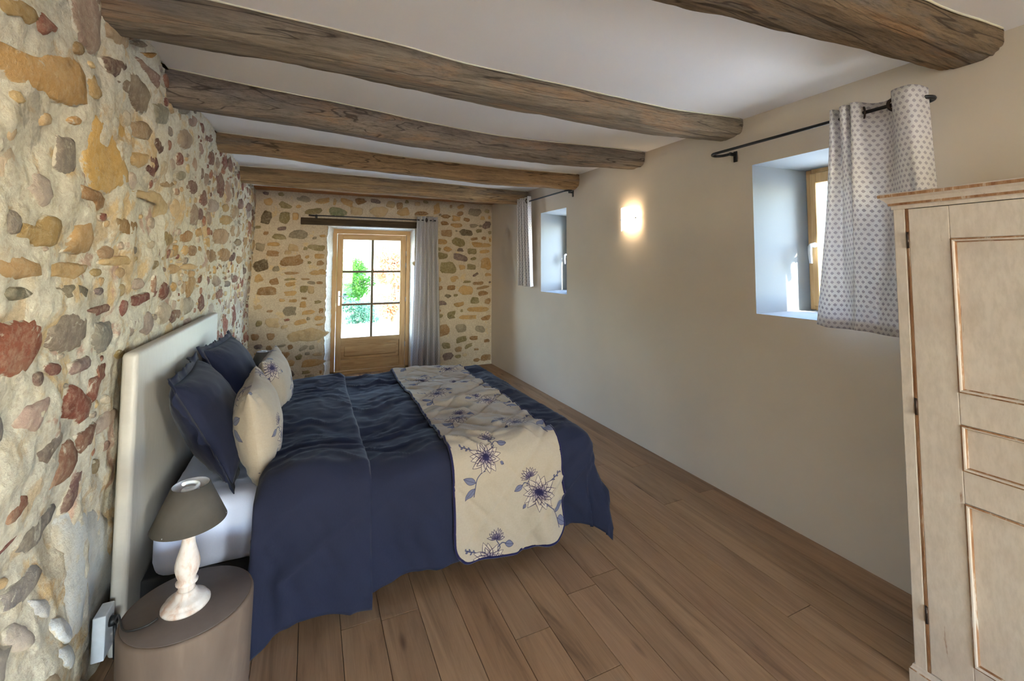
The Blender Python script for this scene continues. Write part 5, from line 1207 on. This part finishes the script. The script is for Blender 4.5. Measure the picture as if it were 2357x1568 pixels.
# ---------------------------------------------------------------- pillows
def pillow(name, label, c, W, Hh, T, lean, rz, mat, cat='pillow', group=None, flange=0, seed=0, pinch=.07, tilt=0, uvo=(0, 0), sag=.0):
    """local x = width, local y = thickness, local z = height"""
    e = tag(empty(name, c), label, cat, group)
    e.rotation_euler = (Matrix.Rotation(rz, 3, 'Z') @ Matrix.Rotation(lean, 3, 'X') @ Matrix.Rotation(tilt, 3, 'Y')).to_euler()
    n = 46; s_ = np.sin(np.linspace(-pi/2, pi/2, n)); U, V_ = np.meshgrid(s_, s_, indexing='ij')
    pz = pinch
    X = W/2*U*(1-pz*(1-V_**2)*np.abs(U)); Z = Hh/2*V_*(1-pz*(1-U**2)*np.abs(V_))
    prof = (np.maximum(1-np.abs(U)**2.3, 0)**.55)*(np.maximum(1-np.abs(V_)**2.3, 0)**.55)
    edge = 1-prof
    wr = .010*fbm(U*2.2+seed, V_*9, oct=3, seed=seed+1)*edge+.010*fbm(U*9, V_*2.2+seed, oct=3, seed=seed+2)*edge+.006*fbm(U*3, V_*3, oct=2, seed=seed+3)
    cr = np.exp(-((1-np.abs(U))**2+(1-np.abs(V_))**2)/.06); rad = .010*np.sin(np.arctan2(1-np.abs(V_)+.01, 1-np.abs(U)+.01)*16+seed)*cr
    low = -sag*np.clip(-V_, 0, 1)
    verts = []; F = []; uv = []
    for sg in (1, -1):
        Yv = sg*(T/2*prof*(1+low*0)+(wr+rad)*np.minimum(prof*3, 1)); 
        P = np.stack([X, Yv+.0*X, Z-sag*(1-V_)*.02], -1)
        f = grid_faces(n, n)+len(verts)*n*n
        F += (f[:, ::-1] if sg > 0 else f).tolist(); verts.append(P.reshape(-1, 3))
        uv.append(np.stack([X*1.0+uvo[0]+(sg < 0)*.3, Z+uvo[1]], -1).reshape(-1, 2))
    o = me_obj('pillow_cover', np.vstack(verts), F, mat, e, True, uvs=np.vstack(uv))
    if flange:
        N = 44; P = []
        def per(k):
            t = k/(4*N)*4; s = int(t) % 4; f = 2*(t-int(t))-1
            u, v = [(f, -1), (1, f), (-f, 1), (-1, -f)][s]; return u, v
        V = []; F = []
        for k in range(4*N):
            u, v = per(k); x = W/2*u*(1-pz*(1-v*v)); z = Hh/2*v*(1-pz*(1-u*u)); L = max(hypot(x, z), 1e-6)
            cx = 1 if abs(u) > .999 else 0; cz = 1 if abs(v) > .999 else 0
            ex, ez = (np.sign(u)*flange*cx), (np.sign(v)*flange*cz)
            w_ = .012*float(arr_noise(np.array(k*.23), np.array(seed*1.), seed=3)); w2 = .010*float(arr_noise(np.array(k*.6), np.array(seed*1.), seed=4))
            V += [(x*.985, .002, z*.985), (x+ex*.5, w_*.6, z+ez*.5), (x+ex+w2*cx, w_*1.6, z+ez+w2*cz)]
        m = 4*N
        for k in range(m):
            j = (k+1) % m
            for r_ in (0, 1): F.append((3*k+r_, 3*j+r_, 3*j+r_+1, 3*k+r_+1))
        f = me_obj('flange', V, F, mat, e, True); md = f.modifiers.new('thickness', 'SOLIDIFY'); md.thickness = .004; md.offset = 0
    return e
R90 = -pi/2
# rz = -90deg: local x -> -world y, local y -> world +x (front)
pillow('pillow', 'large navy linen pillow with flanged edge, nearer of the two against the headboard', (-.432, 2.645, .775), .63, .52, .23, radians(27), R90+radians(3), M_NAVY, group=None, flange=.040, seed=3)
pillow('pillow', 'large navy linen pillow with flanged edge, farther of the two against the headboard', (-.435, 3.40, .785), .62, .52, .22, radians(24), R90-radians(5), M_NAVY, flange=.035, seed=8)
pillow('pillow', 'cream floral pillow nearest the camera, leaning on the navy pillow', (-.225, 2.61, .725), .62, .46, .215, radians(9), R90+radians(3), M_FLORAL, seed=13, pinch=.09, uvo=(.05, .30))
pillow('pillow', 'cream floral pillow farther from the camera, behind its floral twin', (-.205, 3.42, .72), .62, .43, .20, radians(11), R90-radians(3), M_FLORAL, seed=17, pinch=.09, uvo=(.2, .33))

# ---------------------------------------------------------------- bedside stools and lamps
def stool(label, x, y):
    e = tag(empty('bedside_stool', (x, y, 0)), label, 'stool')
    bm = bmesh.new(); n = 72; R = .182; Ht = .42
    prof = [(R*.90, 0), (R*.95, .01), (R*.965, .05), (R*.975, .15), (R*.985, .27), (R*.995, .36), (R*1.0, .40), (R*.998, .411), (R*.985, .418), (R*.955, .42)]
    rings = []
    for r, z in prof: rings.append([bm.verts.new((r*cos(2*pi*k/n), r*sin(2*pi*k/n), z)) for k in range(n)])
    for a, b in zip(rings, rings[1:]):
        for k in range(n): f = bm.faces.new((a[k], a[(k+1) % n], b[(k+1) % n], b[k])); f.smooth = True
    bm.faces.new(rings[0][::-1]); body_top = rings[-1]
    bm.faces.new(body_top)
    bo = bm_obj('body', bm, M_CLAY, e)
    # scooped hand hold cut into the side that faces the room
    hx = radians(-78)
    cut = bmesh.new(); bmesh.ops.create_uvsphere(cut, u_segments=24, v_segments=14, radius=1)
    bmesh.ops.transform(cut, matrix=Matrix.Translation((R*1.02*cos(hx), R*1.02*sin(hx), .318)) @ Matrix.Rotation(hx, 4, 'Z') @ Matrix.Diagonal((.035, .062, .026, 1)), verts=cut.verts)
    co = bm_obj('cutter', cut, None); md = bo.modifiers.new('hand_hold', 'BOOLEAN'); md.object = co; md.solver = 'EXACT'
    dg = bpy.context.evaluated_depsgraph_get(); me = bpy.data.meshes.new_from_object(bo.evaluated_get(dg)); bo.modifiers.clear(); bo.data = me
    bpy.data.objects.remove(co)
    bm = bmesh.new(); lathe(bm, [(R*.93, .4195), (R*.95, .4205), (R*.945, .4222), (.001, .4222)], (0, 0, 0), 64, capb=False, capt=False); bm_obj('top', bm, M_CLAYTOP, e)
    return e
def lamp(label, x, y, z0, cord):
    e = tag(empty('table_lamp', (x, y, z0)), label, 'lamp')
    bm = bmesh.new()
    lathe(bm, [(.064, 0), (.067, .004), (.067, .010), (.062, .016), (.058, .018), (.057, .024), (.048, .028), (.040, .033), (.033, .037), (.029, .046), (.025, .052)], n=40); bm_obj('base', bm, M_WWOOD, e)
    bm = bmesh.new()
    lathe(bm, [(.024, .050), (.023, .062), (.0225, .068), (.030, .072), (.031, .077), (.024, .081), (.0245, .088), (.030, .102), (.034, .118), (.0345, .134), (.031, .152), (.025, .172), (.020, .192), (.018, .210), (.019, .226), (.022, .238), (.026, .243), (.026, .252), (.020, .256), (.018, .27), (.012, .275)], n=32); bm_obj('turned_stem', bm, M_WWOOD, e)
    bm = bmesh.new(); sh = [(.105, .262), (.053, .382)]
    n = 56; R_ = []
    for r, z in sh+[(.0515, .382), (.1035, .262)]: R_.append([bm.verts.new((r*cos(2*pi*k/n), r*sin(2*pi*k/n), z)) for k in range(n)])
    for i in range(4):
        a, b = R_[i], R_[(i+1) % 4]
        for k in range(n): f = bm.faces.new((a[k], a[(k+1) % n], b[(k+1) % n], b[k])); f.smooth = i in (0, 2); f.material_index = 1 if i == 2 else 0
    bm_obj('lamp_shade', bm, mats=[M_SHADE, M_SHADEIN], parent=e)
    bm = bmesh.new()
    for a in (0, 2*pi/3, 4*pi/3): tube(bm, [(.012*cos(a), .012*sin(a), .272), (.103*cos(a), .103*sin(a), .268)], .0016, 6)
    bm_obj('shade_ring', bm, M_CHROME, e)
    bm = bmesh.new(); lathe(bm, [(.014, .272), (.019, .276), (.019, .312), (.014, .316)], n=20); bm_obj('bulb_socket', bm, M_WHITEPL, e)
    bm = bmesh.new(); pts = [((.021-.002*abs(t-.5))*cos(t*pi*7), (.021-.002*abs(t-.5))*sin(t*pi*7), .316+.070*t) for t in np.linspace(0, 1, 84)]
    tube(bm, pts, .0062, 8); bm_obj('spiral_bulb', bm, M_WHITEPL, e)
    if cord:
        bm = bmesh.new(); P = catmull(np.array(cord)-np.array([x, y, z0]), 60); tube(bm, [tuple(q) for q in P], .0028, 6); bm_obj('power_cord', bm, M_BLACKPL, e)
    return e
SX, SY = -.336, 1.80
stool('brown clay drum stool nearest the camera with the lamp on it', SX, SY)
stool('brown clay drum stool hidden on the far side of the bed', -.345, 4.22)
sx_, sy_, sz_ = -.655, 2.16, .175
lamp('table lamp with taupe shade and whitewashed turned stem nearest the camera', SX-.008, SY-.012, .4222,
     [(SX-.07, SY-.055, .432), (SX-.10, SY-.07, .427), (SX-.15, SY-.06, .425), (SX-.184, SY+.01, .426), (SX-.205, SY+.07, .395), (-.585, 2.0, .30), (-.612, 2.11, .225), (sx_+.03, sy_, sz_+.03)])
lamp('table lamp with taupe shade half hidden behind the far pillows', -.345, 4.22, .4222, None)
so = tag(empty('wall_socket', (sx_, sy_, sz_)), 'white electrical wall socket on the stone wall behind the near stool', 'socket')
bm = bmesh.new(); box(bm, -.03, .008, -.042, .042, -.078, .078, .003, 2); bm_obj('socket_plate', bm, M_WHITEPL, so)
bm = bmesh.new(); tube(bm, [(.004, 0, .03), (.028, 0, .03)], .017, 14); tube(bm, [(.022, 0, .02), (.024, 0, -.02), (.03, -.01, -.10)], .006, 8); bm_obj('plug', bm, M_BLACKPL, so)

# ---------------------------------------------------------------- wardrobe
wd = tag(empty('wardrobe', (2.32, .40, 0)), 'tall distressed cream painted wardrobe with panelled doors at the right edge', 'wardrobe')
WL = wd.location; FX = 2.06
def wp(name, x0, x1, y0, y1, z0, z1, mat=M_PAINT, bev=.003, par=wd, seg=2):
    o = boxo(name, x0-WL.x, x1-WL.x, y0-WL.y, y1-WL.y, z0, z1, mat, None, bev, seg); o.parent = par; return o
YW0, YW1 = -.12, .918
wp('carcass', FX+.024, 2.565, YW0+.01, YW1-.01, .05, 1.75, M_PAINT)
wp('corner_post', FX, FX+.05, .881, YW1, .06, 1.752); wp('corner_post', FX, FX+.05, YW0, YW0+.04, .06, 1.752)
for yy in (.876, ):
    wp('worn_door_gap', FX+.001, FX+.02, .8725, .8805, .062, 1.748, M_WORN, .001)
# cornice with a moulded profile
prof = [(0, 1.748), (-.004, 1.748), (-.004, 1.760), (-.010, 1.763), (-.012, 1.772), (-.022, 1.786), (-.030, 1.792), (-.034, 1.795), (-.034, 1.806), (-.030, 1.810), (0, 1.810)]
bm = bmesh.new(); rings = []
for px, pz in prof:
    o_ = -px; rings.append([bm.verts.new(q) for q in ((2.565-WL.x, YW1+o_-WL.y, pz), (FX-o_-WL.x, YW1+o_-WL.y, pz), (FX-o_-WL.x, YW0-o_-WL.y, pz), (2.565-WL.x, YW0-o_-WL.y, pz))])
for i, (a, b) in enumerate(zip(rings, rings[1:])):
    for k in range(3): f = bm.faces.new((a[k], a[k+1], b[k+1], b[k])); f.material_index = 1 if i in (3, 7) else 0
bm.faces.new(rings[-1]); bm.faces.new(rings[0][::-1]); bm_obj('cornice', bm, mats=[M_PAINT, M_WORN], parent=wd)
bm = bmesh.new(); rings = []
for o_, pz in ((.012, 0), (.012, .046), (.010, .050), (.006, .056), (.004, .064), (0, .066)):
    rings.append([bm.verts.new(q) for q in ((2.565-WL.x, YW1+o_-WL.y, pz), (FX-o_-WL.x, YW1+o_-WL.y, pz), (FX-o_-WL.x, YW0-o_-WL.y, pz), (2.565-WL.x, YW0-o_-WL.y, pz))])
for i, (a, b) in enumerate(zip(rings, rings[1:])):
    for k in range(3): f = bm.faces.new((a[k], a[k+1], b[k+1], b[k])); f.material_index = 1 if i == 1 else 0
bm.faces.new(rings[-1]); bm.faces.new(rings[0][::-1]); bm_obj('plinth', bm, mats=[M_PAINT, M_WORN], parent=wd)
def wdoor(ya, yb, hinge):
    """door between y = ya (hinge side, larger) and yb"""
    dr = empty('door'); dr.parent = wd; dr.location = (FX-WL.x, (ya+yb)/2-WL.y, .068); base = dr.location+WL
    def q(name, x0, x1, y0, y1, z0, z1, mat=M_PAINT, bev=.0025):
        return boxo(name, x0-base.x, x1-base.x, y0-base.y, y1-base.y, z0-base.z, z1-base.z, mat, dr, bev, 2)
    s = .112 if hinge > 0 else .112
    yi, yj = ya-.116, yb+.10
    q('stile', FX, FX+.022, yi, ya, .068, 1.746); q('stile', FX, FX+.022, yb, yj, .068, 1.746)
    P = [(.180, .716), (.824, .981), (1.090, 1.628)]
    zz = [.068, .180, .716, .824, .981, 1.090, 1.628, 1.746]
    for a, b in zip(zz[::2], zz[1::2]): q('rail', FX+.0005, FX+.0215, yj, yi, a, b)
    for z0, z1 in P:
        bm = bmesh.new(); box(bm, FX+.010-base.x, FX+.02-base.x, yj-base.y, yi-base.y, z0-base.z, z1-base.z); bm_obj('panel', bm, M_PAINT, dr)
        # raised bead around the panel with rubbed edges
        bm = bmesh.new(); rr = []
        for o_, x in ((.0, -.001), (.005, -.004), (.009, -.003), (.011, .002), (.014, .010)):
            rr.append([bm.verts.new((FX+x-base.x, a-base.y, b-base.z)) for a, b in ((yj+o_, z0+o_), (yi-o_, z0+o_), (yi-o_, z1-o_), (yj+o_, z1-o_))])
        for i, (a, b) in enumerate(zip(rr, rr[1:])):
            for k in range(4):
                f = bm.faces.new((a[k], a[(k+1) % 4], b[(k+1) % 4], b[k])); f.material_index = 1 if i in (0, 3) else 0
        bm_obj('panel_moulding', bm, mats=[M_PAINT, M_WORN], parent=dr)
    bm = bmesh.new(); box(bm, FX-.0005-base.x, FX+.02-base.x, ya-base.y, ya+.0025-base.y, 0, 1.678); bm_obj('worn_edge', bm, M_WORN, dr)
    for z in (.20, .94, 1.56):
        bm = bmesh.new(); tube(bm, [(-.003, (ya-base.y)*1+.003 if hinge > 0 else (yb-base.y)-.003, z-.03), (-.003, (ya-base.y)+.003 if hinge > 0 else (yb-base.y)-.003, z+.03)], .004, 8); bm_obj('hinge', bm, M_EYE, dr)
    bm = bmesh.new(); lathe(bm, [(.006, 0), (.006, .014), (.014, .018), (.016, .026), (.010, .032)], n=20)
    yk = yb+.03 if hinge > 0 else ya-.03
    bmesh.ops.transform(bm, matrix=Matrix.Translation((0, yk-base.y, .85)) @ Matrix.Rotation(-pi/2, 4, 'Y'), verts=bm.verts); bm_obj('knob', bm, M_EYE, dr)
wdoor(.871, .401, 1); wdoor(.396, -.074, -1)

# ================================================================ GARDEN BEYOND THE DOOR, ADDED BOUNCE GROUND AND SUN BLOCKERS
boxo('terrace', -10, 12, -18, -5.32, -.6, -.05, M_GRAVEL, loc=(1, -9, -.1))['kind'] = 'structure'  # unseen ground behind the camera, added pale to bounce sun onto the ceiling
boxo('terrace', 3.14, 14, -5.32, 6.72, -.6, -.30, M_GRAVEL, loc=(8, 2, -.3))['kind'] = 'structure'  # unseen ground on the window side, added pale to bounce sunlight indoors
boxo('sun_blocker', 3.13, 4.9, -5.3, -2.0, 2.34, 2.42, M_TRIM, loc=(4, -1.9, 2.34))['kind'] = 'structure'  # unseen slab added to keep direct sun out of the side opening
boxo('sun_blocker', -2.5, 4.9, -8.6, -5.32, 2.34, 2.42, M_TRIM, loc=(1, -5, 2.34))['kind'] = 'structure'  # second unseen slab, added to block the sun at the rear opening
gp = struct(boxo('terrace', -14, 16, 6.73, 12.5, -.6, -.06, M_GRAVEL, loc=(1, 9.5, -.1)))
gg = struct(boxo('garden_ground', -60, 70, -40, 95, -1.2, -.62, m_ground('dry_grass', srgb(200, 196, 170), srgb(150, 164, 116), .6), loc=(0, 0, -1)))
ns = 60; hx = np.linspace(-70, 110, ns); hy = np.linspace(45, 95, 20); X, Y = np.meshgrid(hx, hy, indexing='ij')
Zh = -1.2+(Y-45)/50*(15+5*arr_noise(X*.03, seed=2))+1.2*arr_noise(X*.15, Y*.15, seed=5)
hl = struct(me_obj('hillside', np.stack([X, Y, Zh], -1).reshape(-1, 3), grid_faces(ns, 20), M_HILL, None, True))
def foliage(clumps, n, size, mat, parent, seed, name='foliage'):
    r = np.random.RandomState(seed); V = []; F = []
    tot = sum(c[3]**2 for c in clumps)
    for cx, cy, cz_, R in clumps:
        m = int(n*R*R/tot); d = r.randn(m, 3); d /= np.linalg.norm(d, axis=1)[:, None]; p = np.array([cx, cy, cz_])+d*R*(r.rand(m, 1)**.35)*np.array([1, 1, .8])
        a = r.randn(m, 3); a /= np.linalg.norm(a, axis=1)[:, None]; b = np.cross(a, r.randn(m, 3)); b /= np.linalg.norm(b, axis=1)[:, None]
        s = size*r.uniform(.6, 1.2, (m, 1)); base = len(V)*4 if False else 0
        q = np.stack([p-a*s, p+b*s*.45, p+a*s, p-b*s*.45], 1).reshape(-1, 3); V.append(q)
    V = np.vstack(V); k = np.arange(len(V)).reshape(-1, 4)
    return me_obj(name, V, k.tolist(), mat, parent)
def tree(name, label, x, y, z0, h, R, mat, n, size, seed, cat='tree', low=.35, trunk=True):
    e = tag(empty(name, (x, y, z0)), label, cat); r = random.Random(seed); cl = []
    for i in range(11):
        t = r.uniform(low, 1); a = r.uniform(0, 2*pi); d = R*r.uniform(.1, .75)*(1-.35*t); cl.append((d*cos(a), d*sin(a), h*t-.1*R, R*r.uniform(.28, .5)))
    foliage(cl, n, size, mat, e, seed)
    bm = bmesh.new(); tube(bm, [(0, 0, -.05), (.03*h, .01*h, h*.3), (-.01*h, .02*h, h*.62)], [.035*h**.6+.02, .028*h**.6, .012], 8)
    for c in cl[:6]: tube(bm, [(.02*h, .01*h, h*r.uniform(.2, .45)), tuple(v*.85 for v in c[:3])], [.018*h**.6, .006], 5)
    bm_obj('trunk' if trunk else 'stems', bm, M_BARK, e); return e
tree('shrub', 'low blue-green bush just beyond the terrace, behind the lower left pane', 1.30, 14.0, -.62, 1.05, .75, M_LEAFB, 2400, .05, 3, 'bush', .3, False)
tree('fruit_tree', 'bright green tree rising behind the middle panes of the door', 1.75, 19.0, -.62, 2.3, .8, M_LEAFG, 2600, .07, 6, low=.45)
tree('maple_tree', 'peach-leaved tree filling the right panes of the door', 2.75, 16.4, -.62, 3.7, 1.2, M_LEAFO, 8500, .07, 7, low=.12)
tree('garden_tree', 'green branching tree behind the peach-leaved tree at the right', 5.2, 21.0, -.62, 5.0, 1.9, M_LEAFG, 4800, .09, 12, low=.3)
tree('olive_tree', 'small green tree hanging in front of the pale hill behind the upper left pane', .72, 13.4, -.62, 2.6, .65, M_LEAFG, 1500, .045, 9, low=.68)
tree('hillside_tree', 'distant blue-green tree on the slope left of the peach-leaved tree', 1.9, 28.0, -1.0, 3.0, 2.2, M_LEAFB, 4200, .11, 14, low=.3)
